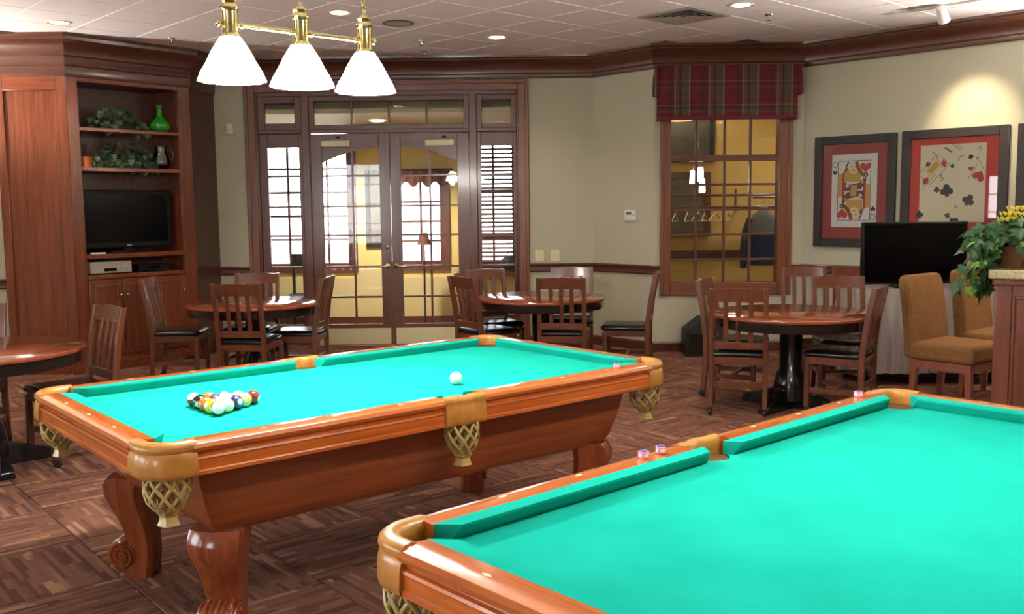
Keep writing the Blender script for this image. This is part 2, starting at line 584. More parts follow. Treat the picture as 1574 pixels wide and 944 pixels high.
for n, (nv, d, i, j, p) in enumerate(cells):
    q = (i + j) % 2
    if n < 290 and nv == 0:
        part('carpet_tile', tm[q], floor, (p.x, p.y, 0), (0, 0, GA))
    else:
        h = TILE / 2 - 0.003
        cs = [p + gx*a*h + gy*b*h for a, b in ((-1,-1),(1,-1),(1,1),(-1,1))]
        rest.add([(c.x, c.y, -0.001) for c in cs], [(0,1,2,3)])
        ox, oy = random.random()*9, random.random()*9
        for a, b in ((-1,-1),(1,-1),(1,1),(-1,1)):
            rest_uv.append((a*h+ox, b*h+oy) if not q else (b*h+ox, a*h+oy))
ro = rest.build('carpet_tiles_beyond_view', M['carpet'], floor, recalc=False)
ro['kind'] = 'stuff'
uvl = ro.data.uv_layers.new(name='UVMap')
for k, u in enumerate(rest_uv): uvl.data[k].uv = u
# lobby floors
box_obj('lobby_floor', plain('lobby_floor_tile', (150, 112, 74), 0.35), floor, -4.2, 1.0, 10.82, 12.9, -0.008, -0.001)
box_obj('cloakroom_floor', plain('cloakroom_carpet', (110, 84, 66), 0.9), floor, 1.0, 4.4, 10.24, 12.9, -0.008, -0.001)

# ceiling with tegular tiles
ceiling = struct(box_obj('ceiling', M['grid'], None, -6.2, 7.2, -3.7, 13.2, CZ, CZ + 0.15))
CA = R(43.0); CT = 0.585
cxv = Vector((math.cos(CA), math.sin(CA))); cyv = Vector((-math.sin(CA), math.cos(CA)))
c0 = Vector((0.741, 9.85))
cb = MB(); h = CT / 2 - 0.006
cb.add([(-h,-h,0),(h,-h,0),(h,h,0),(-h,h,0),(-h+.002,-h+.002,-.012),(h-.002,-h+.002,-.012),(h-.002,h-.002,-.012),(-h+.002,h-.002,-.012)],
       [(1,0,4,5),(2,1,5,6),(3,2,6,7),(0,3,7,4),(5,4,7,6)])
ctm = cb.mesh('ceiling_tile', M['ceiling'], recalc=False)
CROOM = [(-6, 9.15), (-4.13, 9.15), (-3.3, 10.05), (-3.3, 10.85), (1.0, 10.85), (1.6, 10.2), (3.1, 10.2), (6.6, 6.4), (6.6, -3.5), (-6, -3.5)]
vent_c = Vector((1.50, 8.46))
ccells = []
for i in range(-30, 30):
    for j in range(-30, 30):
        p = c0 + cxv * (i + .5) * CT + cyv * (j + .5) * CT
        if inside(p, CROOM): ccells.append((abs(p.y - 9) + (3 if abs(p.x) > p.y * .6 + .5 else 0), i, j, p))
ccells.sort(key=lambda t: t[0])
vent_cell = min(ccells, key=lambda t: (t[3] - vent_c).length)[1:3]
vp = c0 + cxv * (vent_cell[0] + .5) * CT + cyv * (vent_cell[1] + .5) * CT
far = MB()
for n, (_, i, j, p) in enumerate(ccells):
    if (i, j) == vent_cell: continue
    if n < 290:
        part('ceiling_tile', ctm, ceiling, (p.x, p.y, CZ), (0, 0, CA))
    else:
        far.xf = Matrix.Translation((p.x, p.y, CZ)) @ Matrix.Rotation(CA, 4, 'Z')
        far.add([v for v in cb.v], cb.f)
if far.v:
    fo = far.build('ceiling_tiles_beyond_view', M['ceiling'], ceiling, recalc=False); fo['kind'] = 'stuff'

T = 0.12
def wallbox(b, p0, p1, z0, z1, t=T):
    """vertical slab from p0 to p1 (room on the right), thickness to the left"""
    a, c = Vector(p0), Vector(p1); d = (c - a).normalized(); n = Vector((-d.y, d.x)) * t
    poly = [tuple(a), tuple(c), tuple(c + n), tuple(a + n)]
    b.prism(poly, z0, z1)
YB = 10.75
DX0, DX1, DH = -2.915, 0.195, 2.94
b = MB()
b.box(-4.3, DX0 + .02, YB, YB + T, 0, CZ).box(DX1 - .02, 1.0, YB, YB + T, 0, CZ).box(DX0 + .02, DX1 - .02, YB, YB + T, DH - .02, CZ)
struct(b.build('wall_back', M['wall']))
YW = 10.12
b = MB(); wallbox(b, (0.92, YB), (1.50, YW), 0, CZ); struct(b.build('wall_angled', M['wall']))
WX0, WX1, WZ0, WZ1 = 1.57, 2.925, 0.62, 2.66
b = MB()
b.box(1.50, WX0 + .03, YW, YW + T, 0, CZ).box(WX1 - .03, 3.12, YW, YW + T, 0, CZ).box(WX0 + .03, WX1 - .03, YW, YW + T, 0, WZ0 + .03).box(WX0 + .03, WX1 - .03, YW, YW + T, WZ1, CZ)
struct(b.build('wall_window', M['wall']))
RA, RB = Vector((3.06, YW)), Vector((6.6, 6.33))
b = MB(); wallbox(b, RA, RB, 0, CZ); struct(b.build('wall_right', M['wall']))
b = MB(); wallbox(b, (6.6, 6.33), (6.6, -3.5), 0, CZ); struct(b.build('wall_right_near', M['wall']))
# left wall and the wall behind the camera, both with big windows (they show in reflections)
b = MB()
b.box(-6.12, -6, -3.5, 9.2, 0, 0.6).box(-6.12, -6, -3.5, 9.2, 2.75, CZ)
for y0, y1 in ((-3.5, -2.6), (-0.6, 0.2), (2.2, 3.0), (4.5, 9.2)): b.box(-6.12, -6, y0, y1, 0.6, 2.75)
b.box(-6.12, -6, 3.0, 4.5, 2.1, 2.75)
struct(b.build('wall_left', M['wall']))
b = MB(); b.box(-6, -4.1, 9.13, 9.25, 0, CZ); struct(b.build('wall_left_back', M['wall']))
b = MB()
b.box(-6, 6.6, -3.62, -3.5, 0, 0.6).box(-6, 6.6, -3.62, -3.5, 2.75, CZ)
for x0, x1 in ((-6, -5), (-3, 6.6)): b.box(x0, x1, -3.62, -3.5, 0.6, 2.75)
struct(b.build('wall_front', M['wall']))

muntin_cache = {}
def window_unit(name, axis, c, a0, a1, z0, z1, cols, rows, frame=0.06, mun=0.022, depth=0.06, fm=None, mm=None, zs=None, label=None, cols_at=None):
    """a framed, glazed window in the plane axis=c; frame members, bars and panes are parts"""
    e = struct(empty(name, ((a0 + a1) / 2, c, z0) if axis == 'y' else (c, (a0 + a1) / 2, z0)))
    fm = fm or M['door_v']; mm = mm or fm
    wd = (a1 - a0) / 2
    hh = z1 - z0
    def bx(nm, m, u0, u1, v0, v1, d0, d1, bev=0.004):
        if axis == 'y': return box_obj(nm, m, e, u0, u1, d0, d1, v0, v1, bev)
        return box_obj(nm, m, e, d0, d1, u0, u1, v0, v1, bev)
    bx('window_frame', fm, -wd, -wd + frame, 0, hh, -depth/2, depth/2)
    bx('window_frame', fm, wd - frame, wd, 0, hh, -depth/2, depth/2)
    bx('window_frame', fm, -wd + frame, wd - frame, hh - frame, hh, -depth/2, depth/2)
    bx('window_frame', fm, -wd + frame, wd - frame, 0, frame, -depth/2, depth/2)
    us = cols_at or [-wd + frame + (2*wd - 2*frame) * k / cols for k in range(cols + 1)]
    vs = zs or [frame + (hh - 2*frame) * k / rows for k in range(rows + 1)]
    for u in us[1:-1]: bx('muntin', mm, u - mun/2, u + mun/2, vs[0], vs[-1], -0.016, 0.016, 0.003)
    for v in vs[1:-1]: bx('muntin', mm, us[0], us[-1], v - mun/2, v + mun/2, -0.014, 0.014, 0.003)
    for i in range(len(us) - 1):
        for j in range(len(vs) - 1):
            bx('pane', M['pane'], us[i] + .004, us[i+1] - .004, vs[j] + .004, vs[j+1] - .004, -0.003, 0.003, 0)
    return e
wn = 10
for y0, y1, z1 in ((-2.6, -0.6, 2.75), (0.2, 2.2, 2.75), (3.0, 4.5, 2.1)):
    window_unit('window_%d' % wn, 'x', -6.06, y0, y1, 0.6, z1, 3, 4); wn += 1
for x0, x1 in ((-5, -3),):
    window_unit('window_%d' % wn, 'y', -3.56, x0, x1, 0.6, 2.75, 3, 4); wn += 1

# trims: crown, chair rail, baseboard
CROWN = [(0, 2.955), (0.022, 2.955), (0.03, 2.975), (0.03, 3.0), (0.045, 3.012), (0.05, 3.05), (0.075, 3.095), (0.115, 3.13), (0.14, 3.14), (0.14, 3.152), (0.165, 3.165), (0.17, 3.199), (0, 3.199)]
b = MB(); b.sweep([(-3.4, YB), (0.92, YB), (1.50, YW), (3.06, YW), (6.6, 6.33), (6.6, -3.4)], CROWN); struct(b.build('trim_1', M['trim'], smooth=30))
RAIL = [(0, 0.825), (0.02, 0.825), (0.026, 0.84), (0.018, 0.85), (0.018, 0.885), (0.03, 0.895), (0.034, 0.91), (0.03, 0.92), (0, 0.922)]
BASE = [(0, 0), (0.018, 0), (0.018, 0.09), (0.012, 0.1), (0, 0.105)]
for nm, pth, pr in (('trim_2', [(-3.27, YB), (DX0, YB)], RAIL), ('trim_3', [(DX1, YB), (0.92, YB), (1.50, YW), (WX0, YW)], RAIL),
                    ('trim_4', [(WX1, YW), (3.06, YW), (6.6, 6.33), (6.6, 3)], RAIL), ('trim_5', [(-6, 9.13), (-4.8, 9.13)], RAIL),
                    ('baseboard_back_left', [(-3.27, YB), (DX0, YB)], BASE), ('baseboard_back', [(DX1, YB), (0.92, YB), (1.50, YW), (3.06, YW), (6.6, 6.33)], BASE),
                    ('baseboard_left', [(-6, 9.13), (-4.8, 9.13)], BASE)):
    b = MB(); b.sweep(pth, pr); struct(b.build(nm, M['trim'], smooth=30))

# ---- french door set
t6 = struct(empty('trim_6', ((DX0 + DX1) / 2, YB, 0)))
ox = (DX0 + DX1) / 2
CAS = [(0, 0), (0, 0.125)]
def casing(nm, x0, x1, z0, z1, m):
    # a stepped casing board: flat plus raised outer edge
    b = MB()
    b.box(x0 - ox, x1 - ox, -0.03, 0.005, z0, z1)
    o = b.build(nm, m, t6, bevel=0.006)
    return o
casing('side_casing', DX0 - .005, DX0 + .105, 0, DH, M['casing'])
casing('side_casing', DX1 - .105, DX1 + .005, 0, DH, M['casing'])
casing('head_casing', DX0 + .105, DX1 - .105, DH - .11, DH, M['casing_h'])
for x0, x1 in ((DX0 - .01, DX0 + .03), (DX1 - .03, DX1 + .01)):
    box_obj('casing_bead', M['casing'], t6, x0 - ox, x1 - ox, -0.045, -0.03, 0, DH + .005, 0.006)
box_obj('casing_bead', M['casing_h'], t6, DX0 + .03 - ox, DX1 - .03 - ox, -0.045, -0.03, DH - .04, DH + .005, 0.006)
# jambs and mullion posts
for x0, x1 in ((DX0 + .085, DX0 + .125), (-2.31, -2.225), (-0.455, -0.37), (DX1 - .125, DX1 - .085)):
    box_obj('mullion', M['door_v'], t6, x0 - ox, x1 - ox, 0.004, 0.118, 0, DH - .1, 0.006)
box_obj('head_jamb', M['door_h'], t6, DX0 + .125 - ox, DX1 - .125 - ox, 0.005, 0.118, DH - .15, DH - .1, 0.004)
for x0, x1 in ((DX0 + .125, -2.31), (-2.225, -0.455), (-0.37, DX1 - .125)):
    box_obj('transom_bar', M['door_h'], t6, x0 - ox, x1 - ox, -0.004, 0.118, 2.385, 2.425, 0.006)
# sidelights and transoms
rows_z = [0.25, 0.56, 0.90, 1.253, 1.578, 1.918]
YD = YB + 0.055
for nm, x0, x1, gx0, gx1 in (('window_1', DX0 + .125, -2.31, -2.70, -2.352), ('window_2', -0.37, DX1 - .125, -0.325, 0.035)):
    e = struct(empty(nm, ((x0 + x1) / 2, YD, 0))); c = (x0 + x1) / 2
    box_obj('stile', M['door_v'], e, x0 - c, gx0 - c, -.022, .022, 0.01, 2.385, 0.005)
    box_obj('stile', M['door_v'], e, gx1 - c, x1 - c, -.022, .022, 0.01, 2.385, 0.005)
    box_obj('rail', M['door_h'], e, gx0 - c, gx1 - c, -.022, .022, 0.01, 0.25, 0.005)
    box_obj('rail', M['door_h'], e, gx0 - c, gx1 - c, -.022, .022, 2.235, 2.385, 0.005)
    zz = rows_z + [2.235]
    for z in zz[1:-1]: box_obj('muntin', M['door_h'], e, gx0 - c, gx1 - c, -.014, .014, z - .012, z + .012, 0.003)
    for a, z in zip(zz[:-1], zz[1:]): box_obj('pane', M['pane'], e, gx0 - c, gx1 - c, -.003, .003, a + .012, z - .012)
window_unit('window_3', 'y', YD, DX0 + .125, -2.31, 2.425, 2.79, 1, 1, frame=0.075, fm=M['door_h'])
window_unit('window_4', 'y', YD, -2.225, -0.455, 2.425, 2.79, 4, 1, frame=0.055, fm=M['door_h'])
window_unit('window_5', 'y', YD, -0.37, DX1 - .125, 2.425, 2.79, 1, 1, frame=0.06, fm=M['door_h'])
# two leaves, the glazing rising in one shallow arch across the pair
XM = -1.341
def arch_z(x):                       # arch over both leaves
    k = (x - XM) / 0.77
    return 2.245 - 0.19 * k * k
def leaf(nm, x0, x1, gx0, gx1, gm, hinge):
    e = struct(empty(nm, ((x0 + x1) / 2, YD, 0))); c = (x0 + x1) / 2
    box_obj('stile', M['door_v'], e, x0 - c, gx0 - c, -.022, .022, 0.012, 2.38, 0.004)
    box_obj('stile', M['door_v'], e, gx1 - c, x1 - c, -.022, .022, 0.012, 2.38, 0.004)
    box_obj('bottom_rail', M['door_h'], e, gx0 - c, gx1 - c, -.022, .022, 0.012, 0.25, 0.004)
    n = 10
    xs = [gx0 + (gx1 - gx0) * k / n for k in range(n + 1)]
    poly = [(x - c, arch_z(x)) for x in xs] + [(gx1 - c, 2.38), (gx0 - c, 2.38)]
    MB().prism(poly, -.022, .022, 'y').build('arched_top_rail', M['door_h'], e, bevel=0.004)
    zz = rows_z
    for z in zz[1:]: box_obj('muntin', M['door_h'], e, gx0 - c, gx1 - c, -.014, .014, z - .011, z + .011, 0.003)
    MB().box(gm - .011 - c, gm + .011 - c, -.016, .016, 0.25, arch_z(gm) + .003).build('muntin', M['door_v'], e, bevel=0.003)
    for u0, u1 in ((gx0, gm - .011), (gm + .011, gx1)):
        for a, z in zip(zz[:-1], zz[1:]): box_obj('pane', M['pane'], e, u0 - c, u1 - c, -.003, .003, a + .011, z - .011)
        xs = [u0 + (u1 - u0) * k / 6 for k in range(7)]
        MB().prism([(u0 - c, 1.929), (u1 - c, 1.929)] + [(x - c, arch_z(x)) for x in xs[::-1]], -.003, .003, 'y').build('pane', M['pane'], e)
    kp = box_obj('kick_plate', M['kick'], e, gx0 - .09 - c, gx1 + .09 - c, -.0245, -.0215, 0.02, 0.205, 0.001)
    kp['label'] = 'polished metal kick plate'
    # closer cover and its arm bracket
    k0, k1 = ((-2.089, -1.774) if hinge < 0 else (-0.944, -0.621))
    box_obj('closer_cover', M['ivory'], e, k0 - c, k1 - c, -.075, -.022, 2.236, 2.302, 0.006)
    MB().sphere(((k0 + k1) / 2 + (.02 if hinge < 0 else .05) - c, -.05, 2.335), (.025, .025, .016)).build('closer_knuckle', M['black_matte'], e, smooth=60)
    box_obj('closer_knuckle_plate', M['door_h'], e, (k0 + k1) / 2 - .02 - c, (k0 + k1) / 2 + .1 - c, -.05, -.022, 2.315, 2.33)
    # lever handle with round rose
    hx = (gx1 + x1) / 2 + .01 if hinge < 0 else (gx0 + x0) / 2 - .01
    hd = MB(); hd.xf = Matrix.Translation((hx - c, -.022, 0.905)) @ Matrix.Rotation(R(90), 4, 'X')
    hd.lathe([(0.0, 0.012), (0.02, 0.012), (0.03, 0.006), (0.032, 0)][::-1], 20)
    ho = hd.build('handle_rose', M['brass'], e, smooth=40)
    dr = -1 if hinge < 0 else 1
    lv = MB().tube([(hx - c, -.022, .905), (hx - c, -.06, .905), (hx + dr*.02 - c, -.072, .905), (hx + dr*.07 - c, -.07, .902), (hx + dr*.12 - c, -.066, .897)], [.011, .011, .012, .011, .008], 10)
    lv.build('lever_handle', M['brass'], e, smooth=50)
    dd = MB(); dd.xf = Matrix.Translation((hx - c, -.022, 1.12)) @ Matrix.Rotation(R(90), 4, 'X')
    dd.lathe([(0.024, 0), (0.024, 0.006), (0.017, 0.012), (0, 0.014)], 18)
    if hinge < 0: dd.build('deadbolt', M['chrome'], e, smooth=40)
    return e
leaf('door_1', -2.222, XM - .002, -2.095, -1.462, -1.762, -1)
leaf('door_2', XM + .002, -0.458, -1.222, -0.592, -0.90, 1)

# ---- lobby behind the doors
YL = 12.7
wins = [(-3.25, -2.1, 0.78, 2.45), (-1.50, -0.88, 0.80, 1.95), (-0.55, 0.35, 0.78, 2.45)]
b = MB()
xs = [-4.2] + [v for q in wins for v in q[:2]] + [1.05]
for k in range(0, len(xs), 2): b.box(xs[k], xs[k+1], YL, YL + T, 0, CZ)
for x0, x1, z0, z1 in wins: b.box(x0, x1, YL, YL + T, 0, z0).box(x0, x1, YL, YL + T, z1, CZ)
struct(b.build('wall_lobby_back', M['yellow']))
struct(MB().box(-4.3, -4.2, YB + T, YL + T, 0, CZ).build('wall_lobby_left', M['yellow']))
struct(MB().box(1.0, 1.08, YB + T, 13.0, 0, CZ).build('wall_lobby_right', M['yellow']))
for k, (x0, x1, z0, z1) in enumerate(wins):
    window_unit('window_%d' % (7 + k), 'y', YL + .05, x0, x1, z0, z1, (4, 2, 3)[k], (5, 4, 5)[k], frame=0.06, mun=0.032)
b = MB()
for (x0, x1) in ((-4.2, -3.3), (-2.05, -1.55), (-0.83, -0.6), (0.4, 1.0)): b.box(x0, x1, YL - .02, YL, 0.0, 0.12)
for (x0, x1) in ((-3.3, -2.05), (-1.55, -0.83), (-0.6, 0.4)): b.box(x0, x1, YL - .02, YL, 0.0, 0.12)
struct(b.build('baseboard_lobby', M['trim']))
for k, (x0, x1, z0, z1) in enumerate(wins):
    tr = struct(empty('trim_%d' % (7 + k), ((x0 + x1) / 2, YL, 0))); c = (x0 + x1) / 2
    for u0, u1, v0, v1 in ((x0 - .07, x0 + .01, z0 - .07, z1 + .07), (x1 - .01, x1 + .07, z0 - .07, z1 + .07), (x0, x1, z1 - .01, z1 + .07), (x0, x1, z0 - .07, z0 + .01)):
        box_obj('casing', M['door_v'], tr, u0 - c, u1 - c, -.025, .0, v0, v1, 0.004)
struct(MB().box(-4.2, 1.0, YB + T, YL, 2.612, 2.66).build('ceiling_lobby', M['cream']))
b = MB()
for x0, x1 in ((-4.2, -3.33), (-2.02, -1.58), (-.80, -.63), (.43, 1.0)): b.box(x0, x1, YL - .012, YL, .12, .80)
for x0, x1 in ((-3.33, -2.02), (-1.58, -.80), (-.63, .43)): b.box(x0, x1, YL - .012, YL, .12, .64)
struct(b.build('wall_lobby_dado', M['cream']))
# blind slats on the right lobby window
bl = thing('window_blind', 'dark slatted blind on the lobby window seen through the right sidelight', 'blind', (-0.1, YL - .06, 2.42))
MB().box(-.45, .45, -.03, .03, -.03, .03).build('head_rail', M['door_h'], bl)
sm = MB(); sm.xf = Matrix.Rotation(R(38), 4, 'X'); sm.box(-.44, .44, -.022, .022, -.0015, .0015)
sl = sm.mesh('slat', M['door_h'])
for k in range(28): part('slat', sl, bl, (0, 0, -.06 - k * .056))
# curtain swags over the two other lobby windows
def swag(x0, x1, z, label, mat):
    t = thing('curtain_swag', label, 'curtain', ((x0 + x1) / 2, YL - .06, z))
    n = 24; top = []; bot = []
    wv = (x1 - x0) / 2
    f = MB(); rows = []
    for k in range(n + 1):
        u = -wv + 2 * wv * k / n
        y = .02 * math.sin(k * 1.9)
        lo = -.12 - .1 * abs(math.sin(k * PI / 6))
        rows.append((u, y, lo))
    vs = []; fs = []
    for u, y, lo in rows: vs += [(u, y - .006, 0), (u, y - .006, lo), (u, y + .006, lo), (u, y + .006, 0)]
    for k in range(n):
        a = k * 4; c2 = a + 4
        for q in range(4): fs.append((a + q, a + (q + 1) % 4, c2 + (q + 1) % 4, c2 + q))
    f.add(vs, fs); f.build('swag_cloth', mat, t, smooth=60)
    MB().tube([(-wv - .05, 0, .01), (wv + .05, 0, .01)], .014).build('curtain_rod', M['black_matte'], t, smooth=60)
M['floral'] = plain('dark_floral_cloth', (104, 64, 58), 0.9, vary=0.5, bscale=35)
swag(-1.56, -0.8, 2.04, 'dark floral swag over the small lobby window behind the right glass door', M['floral'])
# wall picture in the lobby, dark framed
pc = thing('lobby_picture', 'narrow dark framed picture on the yellow lobby wall between the glass doors', 'picture', (-1.78, YL - .0, 1.55))
MB().box(-.13, .13, -.03, -.004, -.5, .5).build('frame', M['black_matte'], pc, bevel=0.004)
MB().box(-.08, .08, -.034, -.03, -.43, .43).build('print', M['picture_dim'], pc)
# lobby furniture silhouettes at the windows
def lobby_chair(x, lab):
    t = thing('lobby_chair', lab, 'chair', (x, 12.2, 0))
    for sx in (-.2, .2):
        for sy in (-.2, .2): MB().box(sx - .018, sx + .018, sy - .018, sy + .018, 0, .45 if sy < 0 else .98).build('leg', M['black_matte'], t)
    MB().box(-.23, .23, -.23, .23, .42, .47).build('seat', M['black_matte'], t, bevel=0.01)
    MB().box(-.2, .2, .185, .215, .82, .98).build('backrest', M['black_matte'], t, bevel=0.006)
lobby_chair(-2.62, 'dark chair in the lobby seen through the left glass door')
lm = thing('lobby_floor_lamp', 'dark floor lamp before the small lobby window behind the right door', 'lamp', (-1.12, 12.3, 0))
MB().lathe([(.13, 0), (.13, .02), (.02, .04)], 20).build('base', M['black_matte'], lm, smooth=40)
MB().tube([(0, 0, .03), (0, 0, 1.1)], .012).build('pole', M['black_matte'], lm, smooth=60)
MB().lathe([(.09, 1.08), (.05, 1.24)], 20).build('lamp_shade', M['floral'], lm, smooth=60)
bg2 = thing('lobby_bag', 'black bag on the sill of the lobby window behind the right sidelight', 'bag', (0.02, 12.52, 0.71))
MB().sphere((0, 0, .11), (.17, .09, .11)).build('bag_body', M['black_matte'], bg2, smooth=60)
MB().tube([(-.1, 0, .17), (-.06, 0, .26), (.06, 0, .26), (.1, 0, .17)], .01).build('strap', M['black_matte'], bg2, smooth=60)
sl2 = struct(MB().box(-.75, .55, 12.44, 12.7, 0.66, 0.71).build('trim_11', M['door_h'], bevel=0.004))
# light fixture of the lobby
def can_light(x, y, z, label, power=CAN_POWER, color=(1.0, 0.86, 0.68), group='recessed ceiling downlights', spot=R(130)):
    t = thing('downlight', label, 'ceiling light', (x, y, z), group=group)
    MB().lathe([(.075, -.004), (.1, -.008), (.103, -.004), (.103, .0), (.075, .0)], 28, ring=True).build('trim_ring', M['ivory'], t, smooth=40)
    MB().lathe([(0, -.0035), (.074, -.0035), (.074, -.001), (0, -.001)], 24).build('lens', M['can_bulb'], t)
    ld = bpy.data.lights.new('downlight_lamp', 'SPOT'); ld.energy = power; ld.color = color
    ld.spot_size = spot; ld.spot_blend = 0.7; ld.shadow_soft_size = 0.07
    lo = bpy.data.objects.new('downlight_lamp', ld); col.objects.link(lo); lo.parent = t; lo.location = (0, 0, -.03)
    return t

# ---- interior window with valance
W6 = struct(empty('window_6', ((WX0 + WX1) / 2, YW, 0))); c = (WX0 + WX1) / 2
GX = [1.675, 1.945, 2.24, 2.51, 2.795]; GZ = [0.735, 0.975, 1.238, 1.50, 1.76, 2.035, 2.56]
for x0, x1 in ((WX0, GX[0]), (GX[-1], WX1)): box_obj('side_casing', M['casing'], W6, x0 - c, x1 - c, -.035, .1, WZ0 - .02, WZ1, 0.008)
for x0, x1 in ((WX0 - .012, WX0 + .03), (WX1 - .03, WX1 + .012)): box_obj('casing_bead', M['casing'], W6, x0 - c, x1 - c, -.05, -.035, WZ0 - .02, WZ1, 0.006)
box_obj('sill', M['casing_h'], W6, GX[0] - c, GX[-1] - c, -.03, .1, WZ0 - .02, GZ[0], 0.008)
box_obj('head_casing', M['casing_h'], W6, GX[0] - c, GX[-1] - c, -.03, .1, 2.56, WZ1, 0.008)
for x in GX[1:-1]: box_obj('muntin', M['door_v'], W6, x - .012 - c, x + .012 - c, .0, .035, GZ[0], GZ[-1], 0.003)
for k, z in enumerate(GZ[1:-1]):
    hh = .033 if k == 4 else .012
    box_obj('transom_bar' if k == 4 else 'muntin', M['door_h'], W6, GX[0] - c, GX[-1] - c, -.012 if k == 4 else .002, .033, z - hh, z + hh, 0.003)
for i in range(4):
    for j in range(6): box_obj('pane', M['pane'], W6, GX[i] + .01 - c, GX[i+1] - .01 - c, .014, .02, GZ[j] + .01, GZ[j+1] - .01)
va = thing('window_valance', 'burgundy and green plaid valance over the interior window', 'valance', (2.24, YW, 2.42))
b = MB()
f = [(-.715, -.012), (-.715, -.13), (.715, -.13), (.715, -.012)]
b.prism([(-.715, -.005), (-.715, -.13), (.715, -.13), (.715, -.005), (.7, -.005), (.7, -.115), (-.7, -.115), (-.7, -.005)], .04, .55)
b.build('valance_board_cloth', M['plaid'], va, bevel=0.004)
b = MB(); b.prism([(-.716, -.005), (-.716, -.134), (.716, -.134), (.716, -.005), (.7, -.005), (.7, -.115), (-.7, -.115), (-.7, -.005)], 0.0, .04)
b.build('lower_band', M['plaid_band'], va, bevel=0.003)['label'] = 'plain burgundy band'
for s in (-1, 1):
    poly = [(s*.716, .55), (s*.742, .54), (s*.758, .44), (s*.765, .25), (s*.716, .24)]
    MB().prism(poly, -.145, -.02, 'y').build('side_ear', M['plaid'], va, bevel=0.004)
b = MB()
for z in (.13, .2):
    b.tube([(-.712, -.132, z), (.712, -.132, z)], .006, 6)
b.build('pleat_fold', M['plaid'], va, smooth=60)

# ---- cloakroom behind it
struct(MB().box(1.08, 4.5, 12.45, 12.57, 0, CZ).build('wall_cloakroom_back', M['ochre']))
struct(MB().box(4.4, 4.5, 9.2, 12.45, 0, CZ).build('wall_cloakroom_right', M['ochre']))
struct(MB().box(1.08, 4.4, 12.42, 12.45, 0.86, 0.97).build('trim_12', M['trim'], bevel=0.006))
cr = thing('coat_rack', 'double dark rail coat rack on the ochre cloakroom wall', 'coat rack', (2.6, 12.1, 1.5))
for z in (0.02, 0.17):
    MB().tube([(-1.0, 0, z), (1.2, 0, z)], .016, 10).build('rail', M['door_h'], cr, smooth=60)
for x in (-.95, 0.3, 1.15):
    MB().tube([(x, .34, .25), (x, .34, -.03), (x, 0, -.0)], .012, 8).build('bracket', M['door_h'], cr, smooth=60)
def hanger(x, z, lab, sw):
    t = thing('coat_hanger', lab, 'hanger', (x, 12.1, z), sw, 'clothes hangers on the cloakroom rail')
    MB().tube([(0, 0, -.02), (0, 0, .02), (.015, 0, .045), (0, 0, .06), (-.018, 0, .04)], .004, 6).build('hook', M['chrome'], t, smooth=60)
    MB().tube([(-.2, 0, -.12), (-.17, 0, -.09), (0, 0, -.02), (.17, 0, -.09), (.2, 0, -.12), (-.2, 0, -.12)], .009, 6).build('shoulder_bar', M['hanger'], t, smooth=60)
ORD = ('leftmost', 'second from left', 'third from left', 'fourth from left', 'middle', 'fourth from right', 'third from right', 'second from right', 'rightmost')
for k in range(9):
    hanger(1.68 + k * .13 + random.uniform(-.03, .03), 1.47, 'pale clothes hanger behind the interior window, %s of the row' % ORD[k], R(random.choice((35, 55, 70))))
jk = thing('hooded_jacket', 'navy jacket with grey shoulders hanging behind the interior window', 'jacket', (3.03, 11.55, 0.80), R(-8)); jk.scale = (.8, .9, .93)
def ell(cx, z, rx, ry, n=20): return [(cx + rx*math.cos(2*PI*k/n), ry*math.sin(2*PI*k/n), z) for k in range(n)]
MB().loft([ell(0, .02, .235, .09), ell(0, .2, .23, .1), ell(0, .42, .225, .1), ell(0, .44, .22, .1)]).build('jacket_body', M['denim'], jk, smooth=60)
MB().loft([ell(0, .44, .222, .1), ell(0, .56, .21, .095), ell(0, .66, .17, .085), ell(0, .72, .09, .07), ell(0, .77, .06, .05), ell(0, .79, .03, .03)]).build('grey_yoke', M['grey_cloth'], jk, smooth=60)
for s in (-1, 1):
    MB().tube([(s*.19, 0, .62), (s*.26, .0, .42), (s*.29, -.01, .18), (s*.29, -.02, -.02)], [.06, .062, .056, .045], 12).build('sleeve', M['denim'], jk, smooth=60)
MB().tube([(0, 0, .79), (0, 0, .86), (.02, 0, .89), (0, 0, .91)], .005, 6).build('hanger_hook', M['chrome'], jk, smooth=60)
pl = MB().tube([(2.9, 11.55, 1.635), (3.3, 11.55, 1.635), (4.4, 11.55, 1.635)], .014, 8).build('coat_rail', M['door_h'], smooth=60)
tag(pl, 'short dark rail carrying the navy jacket in the cloakroom', 'rail')
pp = thing('cloakroom_picture', 'large dim landscape in a brown frame on the cloakroom wall', 'picture', (2.02, 12.44, 1.15))
for x0, x1, z0, z1 in ((-.55, -.47, 0, .82), (.47, .55, 0, .82), (-.47, .47, 0, .08), (-.47, .47, .74, .82)): MB().box(x0, x1, -.05, 0, z0, z1).build('frame', M['door_h'], pp, bevel=0.006)
MB().box(-.47, .47, -.03, -.01, .08, .74).build('print', M['picture_dim'], pp)
pq = thing('cloakroom_notice_board', 'dark board in a black frame high on the cloakroom wall', 'board', (2.05, 12.44, 2.1))
for x0, x1, z0, z1 in ((-.6, -.54, 0, .6), (.5, .56, 0, .6), (-.54, .5, 0, .05), (-.54, .5, .55, .6)): MB().box(x0, x1, -.05, 0, z0, z1).build('frame', M['black_matte'], pq, bevel=0.004)
MB().box(-.54, .5, -.03, -.01, .05, .55).build('panel', plain('dark_board', (74, 70, 62), 0.5, vary=0.3, bscale=6), pq)
bowl = thing('bowl_pendant', 'amber glass bowl pendant at the top of the interior window', 'ceiling light', (1.98, 11.4, 2.52))
